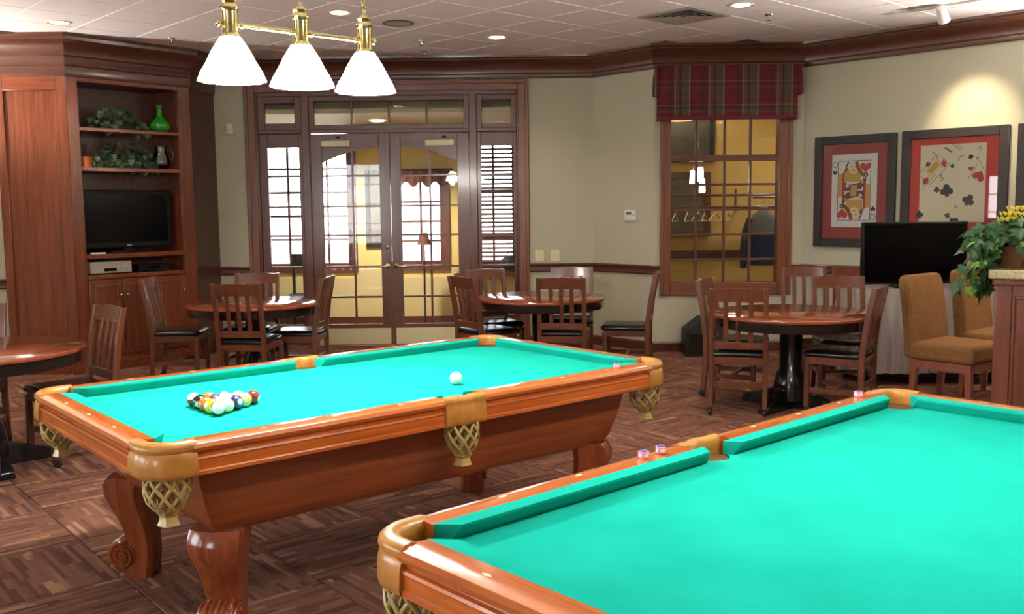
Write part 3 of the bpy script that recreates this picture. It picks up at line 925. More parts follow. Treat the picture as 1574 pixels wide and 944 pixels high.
MB().lathe([(0, 0), (.15, .015), (.28, .08), (.34, .17), (.345, .19), (.33, .18), (.2, .1), (0, .06)], 32).build('bowl', emit('amber_bowl', (226, 186, 100), 0.9), bowl, smooth=50)
MB().tube([(0, 0, .06), (0, 0, CZ - 2.52)], .01).build('stem', M['brass'], bowl, smooth=60)
lb = bpy.data.lights.new('bowl_lamp', 'POINT'); lb.energy = 30; lb.color = (1, .84, .6); lb.shadow_soft_size = .15
lbo = bpy.data.objects.new('bowl_lamp', lb); col.objects.link(lbo); lbo.parent = bowl; lbo.location = (0, 0, .35)
cp = thing('cluster_pendant', 'cluster of three small white glass pendants behind the interior window', 'ceiling light', (2.17, 11.2, 1.72))
for dx, dz in ((-.06, .06), (.03, .1), (.05, -.03)):
    q = MB().lathe([(.012, .17), (.03, .16), (.038, .02), (.034, 0), (0, 0)], 16, dx, 0)
    q.v = [(x, y, z + dz) for x, y, z in q.v]
    q.build('pendant_shade', emit('white_pendant', (255, 250, 240), 3.0), cp, smooth=50)
    MB().tube([(dx, 0, dz + .16), (dx * .5, 0, dz + .3), (0, 0, .55), (0, 0, CZ - 1.72)], .004, 6).build('cord', M['chrome'], cp, smooth=60)
can_light(3.6, 11.3, CZ, 'downlight in the cloakroom ceiling, out of view above the jacket', 60, group=None)
can_light(-1.6, 11.75, 2.60, 'downlight in the lobby ceiling behind the door transom', 260, group=None)

# ------------------------------------------------------------------ pool tables
def pool_table(name, label, loc, rz):
    t = thing(name, label, 'pool table', loc, rz, 'pool tables')
    NL, NW = 1.1176, 0.5588
    PROF = [(.047, .775), (.047, .808), (.085, .8105), (.112, .810), (.130, .803), (.138, .791), (.132, .779), (.117, .770), (.117, .762), (.127, .759), (.130, .752), (.125, .746), (.125, .716), (.131, .711), (.131, .700), (.122, .696), (.047, .696)]
    # rails
    for s in (-1, 1):
        for q in (-1, 1):
            secs = []
            for u in (0.098, 1.10): secs.append([(q * u, s * (NW + o), z) for o, z in PROF])
            MB().loft(secs).build('rail', M['rail'], t, smooth=28)
            cu = []
            for k in (0, 1):
                nose = (0.085, 1.048)[k]; back = (0.050, 1.098)[k]
                cu.append([(q * back, s * (NW + .050), .8085), (q * nose, s * NW, .808), (q * nose, s * (NW + .001), .801), (q * (nose + back) / 2, s * (NW + .024), .766), (q * back, s * (NW + .050), .766)])
            MB().loft(cu).build('cushion', M['felt'], t, smooth=25)
        secs = []
        for v in (-.535, .535): secs.append([(s * (NL + o), v, z) for o, z in PROF])
        MB().loft(secs).build('rail', M['rail_y'], t, smooth=28)
        cu = []
        for k in (-1, 1):
            nose, back = .488 * k, .538 * k
            cu.append([(s * (NL + .050), back, .8085), (s * NL, nose, .808), (s * (NL + .001), nose, .801), (s * (NL + .024), (nose + back) / 2, .766), (s * (NL + .050), back, .766)])
        MB().loft(cu).build('cushion', M['felt'], t, smooth=25)
    # slate with cloth, cut out at the pockets
    poly = []
    def arc(cx, cy, r, a0, a1, n=10): return [(cx + r*math.cos(R(a0 + (a1-a0)*k/n)), cy + r*math.sin(R(a0 + (a1-a0)*k/n))) for k in range(n+1)]
    pc, ps = (1.135, .575), (0, .625)
    A = arc(pc[0], pc[1], .075, 289.5, 160.5)
    S = arc(ps[0], ps[1], .064, -23, -157)
    quarter = A + S[:6]
    full = A + S
    mir = [(-u, v) for u, v in A][::-1]
    up = A + S + mir
    poly = up + [(-u, -v) for u, v in up]
    MB().prism(poly, .742, .767).build('playing_cloth', M['felt'], t, recalc=True)
    # leather pockets
    LP = [(-.045, .70), (-.044, .780), (-.046, .800), (-.040, .811), (-.026, .817), (-.008, .814), (.005, .805), (.008, .792), (.001, .780), (.005, .774), (.009, .760), (.012, .715), (.009, .702), (.002, .697), (-.004, .702), (-.006, .71), (-.03, .70)]
    for su in (-1, 1):
        for sv in (-1, 1):
            pth = [(1.244, .526)] + arc(pc[0], pc[1], .109, 0, 90, 12) + [(1.087, .684)]
            b = MB(); b.xf = Matrix.Diagonal((su, sv, 1, 1)); b.sweep(pth, LP)
            b.build('pocket_leather', M['leather'], t, smooth=50)
            b = MB(); b.lathe([(.064, .762), (.064, .69), (.0, .69)], 20, su * pc[0], sv * pc[1]); b.build('pocket_lining', M['leather_in'], t, smooth=40, recalc=False)
    for sv in (-1, 1):
        pth = [(.098, .690)] + [(.07, .690)] + arc(0, .630, .068, 55, 125, 8) + [(-.07, .690), (-.098, .690)]
        LS = [(-.034, .70), (-.033, .780), (-.035, .799), (-.030, .809), (-.02, .814), (-.004, .811), (.006, .803), (.008, .792), (.004, .78), (.008, .772), (.010, .715), (.007, .700), (0, .696), (-.006, .702), (-.02, .70)]
        b = MB(); b.xf = Matrix.Diagonal((1, sv, 1, 1)); b.sweep(pth, LS)
        b.build('pocket_leather', M['leather'], t, smooth=50)
        b = MB(); b.lathe([(.058, .762), (.058, .69), (.0, .69)], 20, 0, sv * .625); b.build('pocket_lining', M['leather_in'], t, smooth=40, recalc=False)
    # woven strap baskets under each pocket, with a fringe
    def basket(cx, cy, s=1.0):
        b = MB(); n = 9
        pr = [(.066, .70), (.071, .672), (.070, .645), (.062, .615), (.046, .592), (.030, .578)]
        for dirn in (-1, 1):
            for k in range(n):
                a0 = 2*PI*k/n
                pts = []
                for m in range(11):
                    f = m / 10 * (len(pr) - 1); i = min(int(f), len(pr) - 2); g = f - i
                    r = (pr[i][0]*(1-g) + pr[i+1][0]*g + (.003 if dirn > 0 else 0)) * s; z = pr[i][1]*(1-g) + pr[i+1][1]*g
                    a = a0 + dirn * m / 10 * 1.5
                    pts.append((cx + r*math.cos(a), cy + r*math.sin(a), z))
                b.tube(pts, .0062, 6)
        b.build('pocket_net', M['net'], t, smooth=60)
        b = MB(); b.lathe([(.032, .582), (.034, .572), (.026, .560), (.030, .542), (.036, .532), (.0, .535)], 14, cx, cy, wave=lambda a, z: 1 + .12*math.sin(a*5))
        b.build('net_fringe', M['net'], t, smooth=40)
    for su in (-1, 1):
        for sv in (-1, 1): basket(su * 1.155, sv * .598)
    for sv in (-1, 1): basket(0, sv * .665, .9)
    # tapered cabinet with mouldings
    def ring(u, v, z): return [(u, v, z), (-u, v, z), (-u, -v, z), (u, -v, z)]
    MB().loft([ring(1.045, .575, .745), ring(1.04, .57, .665), ring(1.015, .555, .56), ring(.985, .53, .47), ring(.965, .51, .435), ring(.955, .50, .425)]).build('cabinet', M['cabinet'], t, bevel=0.008)
    MB().loft([ring(1.06, .592, .745), ring(1.06, .592, .70), ring(1.05, .58, .672), ring(1.04, .57, .668)]).build('cabinet_moulding', M['cabinet'], t, bevel=0.004)
    # legs: S-curved, set on the diagonal, ending in a scroll
    spine = [(.44, -.030, .165, .18), (.40, -.012, .182, .185), (.36, -.010, .175, .175), (.30, -.026, .148, .155), (.23, -.050, .126, .134), (.16, -.064, .118, .118), (.09, -.064, .118, .116), (.03, -.052, .128, .120), (0.0, -.050, .128, .123)]
    for su in (-1, 1):
        for sv in (-1, 1):
            ang = math.atan2(sv, su)
            b = MB(); b.xf = Matrix.Translation((su * .94, sv * .47, 0)) @ Matrix.Rotation(ang, 4, 'Z')
            secs = []
            for z, r, wr, wt in spine:
                sec = []
                for a, c2 in ((-.5, -.36), (-.36, -.5), (.36, -.5), (.5, -.3), (.54, 0), (.5, .3), (.36, .5), (-.36, .5), (-.5, .36)): sec.append((r + a*wr, c2*wt, z))
                secs.append(sec)
            b.loft(secs)
            lg = b.build('leg', M['leg'], t, smooth=40)
            b = MB(); b.xf = Matrix.Translation((su * .94, sv * .47, 0)) @ Matrix.Rotation(ang, 4, 'Z') @ Matrix.Translation((.004, 0, .098)) @ Matrix.Rotation(R(90), 4, 'X')
            b.lathe([(.0, -.062), (.055, -.062), (.066, -.05), (.066, .05), (.055, .062), (.0, .062)], 28)
            for e in (-1, 1):
                pts = []
                for m in range(46):
                    a = m / 45 * 2.3 * 2*PI; r = .006 + .052 * (m / 45)
                    pts.append((r*math.cos(a), r*math.sin(a), e*.064))
                b.tube(pts, .0085, 6)
            b.build('scroll_foot', M['leg'], lg, smooth=45)
            b = MB(); b.xf = Matrix.Translation((su * .94, sv * .47, 0)) @ Matrix.Rotation(ang, 4, 'Z')
            for k in range(-2, 3):
                pts = [(-.004 + .068*math.cos(R(a)), k*.021, .098 + .068*math.sin(R(a))) for a in range(-60, 111, 17)]
                b.tube(pts, .010, 6)
            b.build('carved_toe', M['leg'], lg, smooth=50)
    # inlaid sights
    sm = MB(); sm.add([(-.016, 0, 0), (0, -.007, 0), (.016, 0, 0), (0, .007, 0), (-.016, 0, .0008), (0, -.007, .0008), (.016, 0, .0008), (0, .007, .0008)], [(3,2,1,0),(4,5,6,7),(0,1,5,4),(1,2,6,5),(2,3,7,6),(3,0,4,7)])
    sme = sm.mesh('sight', M['sight'])
    for k in (-3, -2, -1, 1, 2, 3):
        for s in (-1, 1): part('sight', sme, t, (k * .2794, s * (NW + .094), .8100))
    for k in (-1, 0, 1):
        for s in (-1, 1): part('sight', sme, t, (s * (NL + .094), k * .2794, .8100), (0, 0, R(90)))
    return t
T1 = (-.6343, 4.2467, R(40.368)); T2 = (1.0306, 2.4746, R(41.998))
t1 = pool_table('pool_table', 'green pool table with racked balls and a cue ball on it', (T1[0], T1[1], 0), T1[2])
t2 = copy_tree(t1)
t2.location = (T2[0], T2[1], 0); t2.rotation_euler = (0, 0, T2[2])
t2['label'] = 'empty green pool table in the right foreground, cut off by the photo edge'
def on_table(T, u, v):
    c, s = math.cos(T[2]), math.sin(T[2])
    return T[0] + c*u - s*v, T[1] + s*u + c*v

# ---- balls
BR = 0.0286
def ball_mat(name, c, stripe):
    m, nt, b = new_mat(name)
    N, L = nt.nodes, nt.links
    t = N.new('ShaderNodeTexCoord'); s = N.new('ShaderNodeSeparateXYZ')
    L.new(t.outputs['Object'], s.inputs[0])
    def mth(op, a, v=None):
        n = N.new('ShaderNodeMath'); n.operation = op
        L.new(a, n.inputs[0])
        if v is not None: n.inputs[1].default_value = v
        return n.outputs[0]
    spot = mth('GREATER_THAN', mth('ABSOLUTE', s.outputs['X']), BR * .90)
    mx = N.new('ShaderNodeMix'); mx.data_type = 'RGBA'
    mx.inputs['A'].default_value = lin(c); mx.inputs['B'].default_value = lin((240, 234, 220))
    L.new(spot, mx.inputs['Factor'])
    out = mx.outputs['Result']
    if stripe:
        st = mth('GREATER_THAN', mth('ABSOLUTE', s.outputs['Z']), BR * .52)
        m2 = N.new('ShaderNodeMix'); m2.data_type = 'RGBA'
        L.new(out, m2.inputs['A']); m2.inputs['B'].default_value = lin((240, 234, 220)); L.new(st, m2.inputs['Factor'])
        out = m2.outputs['Result']
    L.new(out, b.inputs['Base Color'])
    b.inputs['Roughness'].default_value = 0.12; b.inputs['Coat Weight'].default_value = 0.5
    return m
COLS = {'yellow': (244, 196, 36), 'blue': (34, 52, 104), 'red': (196, 40, 36), 'purple': (92, 48, 112), 'orange': (226, 112, 36), 'green': (26, 100, 64), 'maroon': (120, 40, 30), 'black': (24, 22, 24)}
def ball(T, u, v, colr, stripe, label, rot, group='billiard balls racked on the far table', name='pool_ball'):
    x, y = on_table(T, u, v)
    m = ball_mat(colr + ('_stripe' if stripe else '_solid'), COLS[colr], stripe) if colr != 'white' else plain('cue_ball_white', (244, 240, 232), 0.12, coat=0.5)
    o = MB().sphere((0, 0, 0), BR, 24, 14).build(name, m, None, smooth=180)
    o.location = (x, y, .767 + BR); o.rotation_euler = rot
    return tag(o, label, 'ball', group)
# rows from the apex (far) to the base; k ball rows, j from the near edge
rack = {
 (0, 0): ('maroon', 0, 'solid maroon ball at the apex of the rack'),
 (1, 0): ('yellow', 1, 'yellow striped ball beside the maroon apex ball, nearest side'),
 (1, 1): ('orange', 1, 'orange striped ball behind the yellow striped one near the apex'),
 (2, 0): ('blue', 0, 'solid navy ball in the middle of the near edge of the rack'),
 (2, 1): ('purple', 1, 'purple striped ball in the centre of the rack'),
 (2, 2): ('green', 1, 'green striped ball on the far edge of the rack'),
 (3, 0): ('yellow', 1, 'pale striped ball next to the front corner ball, near edge'),
 (3, 1): ('red', 1, 'red striped ball inside the rack behind the pale ones'),
 (3, 2): ('purple', 0, 'solid purple ball inside the rack'),
 (3, 3): ('orange', 0, 'solid orange ball on the far edge of the rack'),
 (4, 0): ('green', 1, 'cream looking striped ball at the front corner of the rack'),
 (4, 1): ('yellow', 0, 'solid yellow ball on the base row beside the cream corner ball'),
 (4, 2): ('orange', 0, 'solid orange ball in the middle of the base row'),
 (4, 3): ('black', 0, 'black ball on the base row of the rack'),
 (4, 4): ('maroon', 1, 'white ball with a maroon stripe at the left corner of the rack'),
}
for (k, j), (cc, st, lab) in rack.items():
    rot = (random.uniform(-.5, .5) + (1.2 if (k, j) in ((3, 0), (4, 0)) else .5), random.uniform(-.4, .4), random.uniform(0, 6.28))
    if (k, j) in ((3, 0), (4, 0)): rot = (R(70), 0, R(25))
    ball(T1, -.592 - k * BR * 1.7325, -.05 + (j - k / 2) * BR * 2.002, cc, st, lab, rot)
ball(T1, .264, -.279, 'white', 0, 'white cue ball alone in the middle of the table', (0, 0, 0), None, 'cue_ball')
# ---- chalk cubes on the rails
def chalk(T, u, v, lab, rz, g=None):
    x, y = on_table(T, u, v)
    t = thing('chalk_cube', lab, 'chalk', (x, y, .8105), rz, 'cubes of cue chalk on the rails')
    MB().box(-.0125, .0125, -.0125, .0125, 0, .021).build('wrapper', M['chalk_pink'], t, bevel=0.002)
    b = MB().lathe([(.0118, .021), (.0118, .0235), (.009, .0225), (.0, .0205)], 16); b.build('chalk_face', M['chalk_blue'], t)
    b = MB()
    for k in range(4):
        b.xf = Matrix.Rotation(k * PI/2, 4, 'Z'); b.box(-.007, .007, -.0131, -.0124, .006, .014)
    b.build('wrapper_band', M['card_white'], t)
chalk(T2, -.292, .645, 'pink wrapped chalk cube left of the side pocket, front one of the pair', .5)
chalk(T2, -.213, .645, 'pink wrapped chalk cube of the pair, the one nearer the side pocket', .2)
chalk(T2, .985, .655, 'pink chalk cube beside the far corner pocket of the right foreground table', .3)
chalk(T1, .913, -.645, 'pink chalk cube on the rail near the right corner of the racked table', .1)

# ---- billiard lamps
def billiard_lamp(name, label, pts, z_bar, T, k_=1.0):
    mid = Vector(((pts[0][0] + pts[-1][0]) / 2, (pts[0][1] + pts[-1][1]) / 2, 0))
    ang = math.atan2(pts[-1][1] - pts[0][1], pts[-1][0] - pts[0][0])
    t = thing(name, label, 'lamp', (mid.x, mid.y, z_bar), ang, 'three shade brass billiard lamps')
    L = (Vector(pts[-1]) - Vector(pts[0])).length / 2
    MB().tube([(-L, 0, 0), (L, 0, 0)], .010, 12).build('bar', M['brass'], t, smooth=60)
    for k in (-1, 0, 1):
        x = k * L
        b = MB().lathe([(.0, .125), (.009, .122), (.012, .105), (.022, .098), (.030, .09), (.026, .078), (.033, .07), (.036, .062), (.032, .055), (.030, .045), (.030, -.035), (.036, -.042), (.040, -.05), (.036, -.056), (.0, -.056)], 24, x, 0)
        b.build('socket', M['brass'], t, smooth=40)
        for e in (-1, 1): MB().sphere((x + e*.046, 0, 0), .014, 14, 10).build('bar_knob', M['brass'], t, smooth=60)
        sh = MB().lathe([(.040, -.050), (.052, -.068), (.072, -.10), (.092, -.14), (.112, -.18), (.122, -.205), (.126, -.215), (.120, -.214), (.108, -.185), (.088, -.145), (.068, -.105), (.048, -.072), (.036, -.058)], 40, x, 0, ring=True, wave=lambda a, z: 1 + (.035 * math.sin(a * 10) if z < -.15 else 0))
        s_o = sh.build('glass_shade', shade_mat(k_), t, smooth=60)
        MB().sphere((x, 0, -.15), (.03, .03, .045), 16, 10).build('bulb', emit('bulb_glow', (255, 236, 200), 14.0), t, smooth=60)
        ld = bpy.data.lights.new('shade_lamp', 'POINT'); ld.energy = LAMP_POWER * k_; ld.color = (1.0, .96, .90); ld.shadow_soft_size = .05
        lo = bpy.data.objects.new('shade_lamp', ld); col.objects.link(lo); lo.parent = t; lo.location = (x, 0, -.24)
    for x in (-L, L):
        b = MB(); H = CZ - z_bar - .012
        n = int((H - .12) / .034)
        for m in range(n + 1):
            z = .128 + m * .034
            rr = []
            for q in range(13):
                a = 2*PI*q/12
                o2 = (.008*math.cos(a), .017*math.sin(a))
                rr.append((x + (o2[0] if m % 2 else 0), (0 if m % 2 else o2[0]), z + o2[1]))
            b.tube(rr, .0025, 6, caps=False)
        b.build('chain', M['brass'], t, smooth=60)
        MB().lathe([(.05, H), (.05, H - .01), (.02, H - .03), (0, H - .032)], 20, x, 0).build('ceiling_canopy', M['brass'], t, smooth=40)
    return t
billiard_lamp('billiard_lamp', 'lit brass billiard lamp with three white glass shades over the racked table', [(-1.075, 3.79), (-.617, 4.19)], 2.262, T1)
c2, s2 = math.cos(T2[2]), math.sin(T2[2])
lm2 = on_table(T2, .18, 0)
billiard_lamp('billiard_lamp', 'brass billiard lamp added for brightness over the right foreground table, above the view', [(lm2[0] - .3*c2, lm2[1] - .3*s2), (lm2[0] + .3*c2, lm2[1] + .3*s2)], 2.40, T2, 0.42)  # unseen second lamp, put in for the room's brightness

# ------------------------------------------------------------------ dining chairs and card tables
def make_chair():
    t = empty('dining_chair')
    W = .195; SH = .46
    cm = M['chair']
    def stick(nm, pts, wx, wy, m=cm):
        b = MB(); secs = []
        for x, y, z in pts: secs.append([(x-wx/2, y-wy/2, z), (x+wx/2, y-wy/2, z), (x+wx/2, y+wy/2, z), (x-wx/2, y+wy/2, z)])
        b.loft(secs); return b.build(nm, m, t, bevel=0.004)
    for s in (-1, 1):
        stick('rear_post', [(s*W, -.215, .055), (s*W, -.195, .30), (s*W, -.195, .46), (s*W, -.225, .70), (s*W, -.272, .945)], .036, .042)
        stick('front_leg', [(s*W, .19, .055), (s*W, .19, .41)], .036, .036)
        box_obj('side_stretcher', cm, t, s*W - .011, s*W + .011, -.185, .175, .16, .20, .003)
        box_obj('seat_rail', cm, t, s*W - .012, s*W + .012, -.18, .178, .375, .43, .003)
    box_obj('seat_rail', cm, t, -W + .014, W - .014, .178, .20, .375, .43, .003)
    box_obj('seat_rail', cm, t, -W + .014, W - .014, -.205, -.183, .375, .43, .003)
    box_obj('rear_stretcher', cm, t, -W + .014, W - .014, -.208, -.19, .20, .25, .003)
    box_obj('cross_stretcher', cm, t, -W + .01, W - .01, -.012, .012, .165, .195, .003)
    # bowed top rail
    b = MB(); secs = []
    for k in range(9):
        x = -W + .016 + (2*W - .032) * k / 8; y = -.268 - .018 * (1 - (x / W) ** 2)
        secs.append([(x, y + .024, .845), (x, y - .000, .845), (x, y - .014, .935 + .012 * (1 - (x/W)**2)), (x, y + .010, .935 + .012 * (1 - (x/W)**2))])
    b.loft(secs); b.build('top_rail', cm, t, smooth=40)
    box_obj('lower_rail', cm, t, -W + .014, W - .014, -.212, -.192, .49, .545, .003)
    for x in (-.09, 0, .09):
        stick('slat', [(x, -.203, .54), (x, -.228, .70), (x, -.262, .86)], .036, .014)
    # seat pad
    b = MB(); secs = []
    def rr(hw, hd, z, cy): 
        pts = []
        rad = .04
        for qx, qy, a0 in ((1, 1, 0), (-1, 1, 90), (-1, -1, 180), (1, -1, 270)):
            for m in range(4):
                a = R(a0 + m * 30); pts.append((qx*(hw - rad) + rad*math.cos(a), cy + qy*(hd - rad) + rad*math.sin(a), z))
        return pts
    cy = .01
    b.loft([rr(.205, .20, .43, cy), rr(.214, .212, .438, cy), rr(.216, .214, .452, cy), rr(.206, .204, .468, cy), rr(.17, .165, .476, cy), rr(.1, .1, .479, cy)])
    st = b.build('seat', M['vinyl'], t, smooth=50); st['label'] = 'black vinyl seat pad'
    for x, y in ((-W, .19), (W, .19), (-W, -.215), (W, -.215)):
        b = MB(); b.xf = Matrix.Translation((x, y - .012, .025)) @ Matrix.Rotation(R(90), 4, 'Y')
        b.lathe([(.0, -.012), (.02, -.012), (.025, -.008), (.025, .008), (.02, .012), (.0, .012)], 16)
        b.xf = Matrix(); b.box(x - .015, x + .015, y - .018, y + .014, .03, .06)
        b.build('caster', M['caster'], t, smooth=40)
    return t
proto = None
def chair(x, y, face_deg, label, group):
    global proto
    if proto is None:
        proto = make_chair(); o = proto
    else:
        o = copy_tree(proto)
    o.location = (x, y, 0); o.rotation_euler = (0, 0, R(face_deg - 90))
    return tag(o, label, 'chair', group)
GA_ = 'slatted chairs around the card tables'
# left back table
chair(-3.05, 8.74, 4, 'slat back chair in front of the bookcase doors, facing right', GA_)
chair(-2.24, 8.13, 83, 'slat back chair with its back to us at the table before the left door', GA_)
chair(-1.93, 8.63, 176, 'slat back chair side on before the glass doors, facing left', GA_)
chair(-2.45, 8.95, -90, 'slat back chair behind the left back table, under the left sidelight', GA_)
# middle table
chair(-.22, 8.57, 35, 'slat back chair at the left of the middle table, its back angled to us', GA_)
chair(-.16, 9.16, -66, 'slat back chair behind the middle table before the right sidelight', GA_)
chair(.46, 8.43, 81, 'slat back chair with its back to us at the middle table', GA_)
chair(.58, 9.33, -95, 'slat back chair behind the middle table against the chair rail', GA_)
chair(1.06, 8.78, 168, 'slat back chair apart by the plain sage wall, facing left', GA_)
# right table
chair(1.71, 7.17, 75, 'slat back chair nearest us at the right card table, its back to us', GA_)
chair(1.83, 7.76, -28, 'slat back chair just behind the nearest one, left of the right table', GA_)
chair(2.70, 7.74, -97, 'reddish slat back chair at the far side of the right card table', GA_)
chair(2.80, 9.03, -98, 'slat back chair against the right wall under the queen picture', GA_)
chair(3.24, 8.86, -98, 'slat back chair mostly hidden by the big screen, against the right wall', GA_)
chair(2.44, 7.06, 148, 'slat back chair right of the right card table, side on, facing left', GA_)
# left edge table
chair(-2.79, 5.97, 226, 'slat back chair between the left edge table and the bookcase', GA_)
chair(-3.12, 5.20, 110, 'slat back chair cut off by the left photo edge, its legs showing', GA_)
chair(-3.58, 6.14, -80, 'slat back chair behind the left edge table, only a post showing', GA_)

def make_card_table():
    t = empty('card_table')
    MB().lathe([(0, .700), (.585, .700), (.597, .706), (.60, .715), (.598, .724), (.59, .73), (0, .73)], 72).build('tabletop', M['tabletop'], t, smooth=40)
    MB().lathe([(.54, .63), (.57, .63), (.575, .64), (.575, .699), (.54, .699)], 64, ring=True).build('apron', M['black_gloss'], t, smooth=40)
    MB().lathe([(0, .70), (.2, .70), (.2, .66), (.1, .63), (.085, .60), (.085, .30), (.11, .26), (.13, .16), (.13, .06), (0, .06)], 40).build('pedestal', M['black_gloss'], t, smooth=40)
    for k in range(4):
        b = MB(); b.xf = Matrix.Rotation(k*PI/2 + PI/4, 4, 'Z')
        b.loft([[(x, -.045, z0), (x, .045, z0), (x, .04, z1), (x, -.04, z1)] for x, z0, z1 in ((.05, .0, .16), (.2, 0, .12), (.36, 0, .07), (.40, 0, .04))])
        b.build('foot', M['black_gloss'], t, bevel=0.006)
    return t
ct = make_card_table()
GT = 'round card tables with black pedestals'
for k, (x, y, lab) in enumerate(((-2.30, 8.53, 'round wooden card table between the bookcase and the glass doors'),
                                 (.27, 8.78, 'round wooden card table in the middle before the right sidelight'),
                                 (2.13, 7.26, 'round wooden card table at right near the big screen'),
                                 (-3.23, 5.74, 'round wooden card table cut off by the left photo edge'))):
    o = ct if k == 0 else copy_tree(ct)
    o.location = (x, y, 0); tag(o, lab, 'table', GT)

# ------------------------------------------------------------------ bookcase unit in the left corner
BC = Vector((-4.13, 9.09, 0))
bk = thing('bookcase_cabinet', 'tall cherry corner bookcase with television shelf and cupboard doors', 'bookcase', tuple(BC))
BX = Matrix.Rotation(R(50), 4, 'Z')            # face frame: x along the face, y into the case
FW, FH = 1.28, 2.84
def bbox(nm, m, x0, x1, y0, y1, z0, z1, bevel=0.004, parent=None):
    b = MB(); b.xf = BX; b.box(x0, x1, y0, y1, z0, z1); return b.build(nm, m, parent or bk, bevel=bevel)
bbox('stile', M['cherry_v'], 0.0, .11, 0, .03, 0, FH)
bbox('stile', M['cherry_v'], 1.145, FW, 0, .03, 0, FH)
bbox('face_rail', M['cherry_h'], .11, 1.145, 0, .03, 2.77, FH)
bbox('face_rail', M['cherry_h'], .11, 1.145, -.006, .03, .90, .935)
bbox('base_rail', M['cherry_h'], .11, 1.145, 0, .03, 0, .14)
bbox('base_moulding', M['cherry_h'], -.01, FW + .01, -.02, 0, 0, .10)
bbox('side_board', M['cherry_v'], .085, .11, .03, .45, .1, 2.80)
bbox('side_board', M['cherry_v'], 1.145, 1.17, .03, .45, .1, 2.80)
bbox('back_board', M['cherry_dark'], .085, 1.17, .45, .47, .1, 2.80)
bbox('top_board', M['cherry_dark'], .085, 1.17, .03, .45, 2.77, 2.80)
for z, th in ((2.35, .035), (1.975, .04), (1.14, .045)): bbox('shelf', M['cherry_h'], .11, 1.145, .004, .45, z - th, z)
bbox('shelf', M['cherry_h'], .11, 1.145, .004, .45, .895, .94)
# cupboard doors with raised mouldings and knobs
dw = (1.145 - .11) / 3
for k in range(3):
    x0 = .11 + k * dw + .004; x1 = x0 + dw - .008
    d = bbox('cupboard_door', M['cherry_v'], x0, x1, -.012, .012, .145, .892)
    for u0, u1, v0, v1 in ((x0+.05, x0+.065, .20, .84), (x1-.065, x1-.05, .20, .84), (x0+.065, x1-.065, .20, .215), (x0+.065, x1-.065, .825, .84)):
        bbox('door_moulding', M['cherry_h'], u0, u1, -.022, -.012, v0, v1, .003, d)
    kx = (x1 - .03, x0 + .03, x1 - .03)[k]
    b = MB(); b.xf = BX @ Matrix.Translation((kx, -.012, .735)) @ Matrix.Rotation(R(90), 4, 'X')
    b.lathe([(.008, 0), (.006, .014), (.014, .02), (.015, .026), (.009, .032), (0, .033)], 16); b.build('knob', M['brass'], d, smooth=50)
# frontal panel to the left of the case, and the return to the door wall
def wbox(nm, m, x0, x1, y0, y1, z0, z1, bevel=0.004):
    return box_obj(nm, m, bk, x0 - BC.x, x1 - BC.x, y0 - BC.y, y1 - BC.y, z0, z1, bevel)
wbox('side_panel', M['cherry_v'], -4.76, -4.14, 9.105, 9.125, 0, FH)
wbox('panel_stile', M['cherry_v'], -4.80, -4.72, 9.085, 9.105, 0, FH)
wbox('panel_stile', M['cherry_v'], -4.235, -4.135, 9.085, 9.105, 0, FH)
wbox('panel_rail', M['cherry_h'], -4.72, -4.235, 9.085, 9.105, 2.68, FH)
wbox('panel_rail', M['cherry_h'], -4.72, -4.235, 9.085, 9.105, 0, .2)
e = BC + BX @ Vector((FW, 0, 0)); ex, ey = e.x, e.y
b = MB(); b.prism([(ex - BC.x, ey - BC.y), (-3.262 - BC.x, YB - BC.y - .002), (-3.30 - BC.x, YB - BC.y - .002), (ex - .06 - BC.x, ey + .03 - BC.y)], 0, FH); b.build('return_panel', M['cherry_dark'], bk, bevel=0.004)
# stepped crown
CP = [(0, 2.81), (.012, 2.812), (.018, 2.83), (.018, 2.90), (.03, 2.912), (.034, 2.93), (.03, 2.94), (.03, 2.985), (.045, 3.0), (.05, 3.03), (.07, 3.08), (.1, 3.12), (.115, 3.13), (.12, 3.16), (.13, 3.17), (.13, 3.199), (-.02, 3.199), (-.02, 2.81)]
b = MB(); b.sweep([(-6 - BC.x, .0), (0, 0), (ex - BC.x, ey - BC.y), (-3.262 - BC.x, YB - BC.y - .002)], CP); b.build('crown_moulding', M['trim'], bk, smooth=30)

def shelf_pt(x, y, z):
    return BC + BX @ Vector((x, y, z))
# television on its shelf
p = shelf_pt(.60, .13, 1.14)
tv = thing('television', 'black flat television on the bookcase shelf', 'television', tuple(p), R(50))
MB().box(-.475, .475, -.03, .03, .05, .62).build('tv_case', M['tv_case'], tv, bevel=0.012)
MB().box(-.43, .43, -.0325, -.029, .105, .585).build('screen', M['screen'], tv)
MB().box(-.22, .22, -.09, .10, 0, .02).build('foot', M['tv_case'], tv, bevel=0.008)
MB().box(-.06, .06, -.015, .03, .02, .07).build('neck', M['tv_case'], tv)
MB().box(-.025, .025, -.033, -.03, .07, .08).build('badge', M['silver'], tv)
p = shelf_pt(.36, .12, .94)
rc = thing('disc_player', 'silver disc player on the low bookcase shelf', 'player', tuple(p), R(50))
MB().box(-.21, .21, -.1, .15, .012, .125).build('player_case', M['silver'], rc, bevel=0.005)
MB().box(-.075, .05, -.103, -.099, .03, .06).build('display', M['screen'], rc)
MB().box(-.19, .0, -.103, -.099, .085, .1).build('disc_tray', M['silver'], rc, bevel=0.001)
for x in (-.17, .17): MB().lathe([(.014, 0), (.014, .012)], 12, x, -.06).build('foot', M['black_matte'], rc)
for x in (.09, .15): 
    b = MB(); b.xf = Matrix.Translation((x, -.1, .07)) @ Matrix.Rotation(R(90), 4, 'X'); b.lathe([(.016, 0), (.015, .01), (0, .011)], 14); b.build('knob', M['silver'], rc, smooth=40)
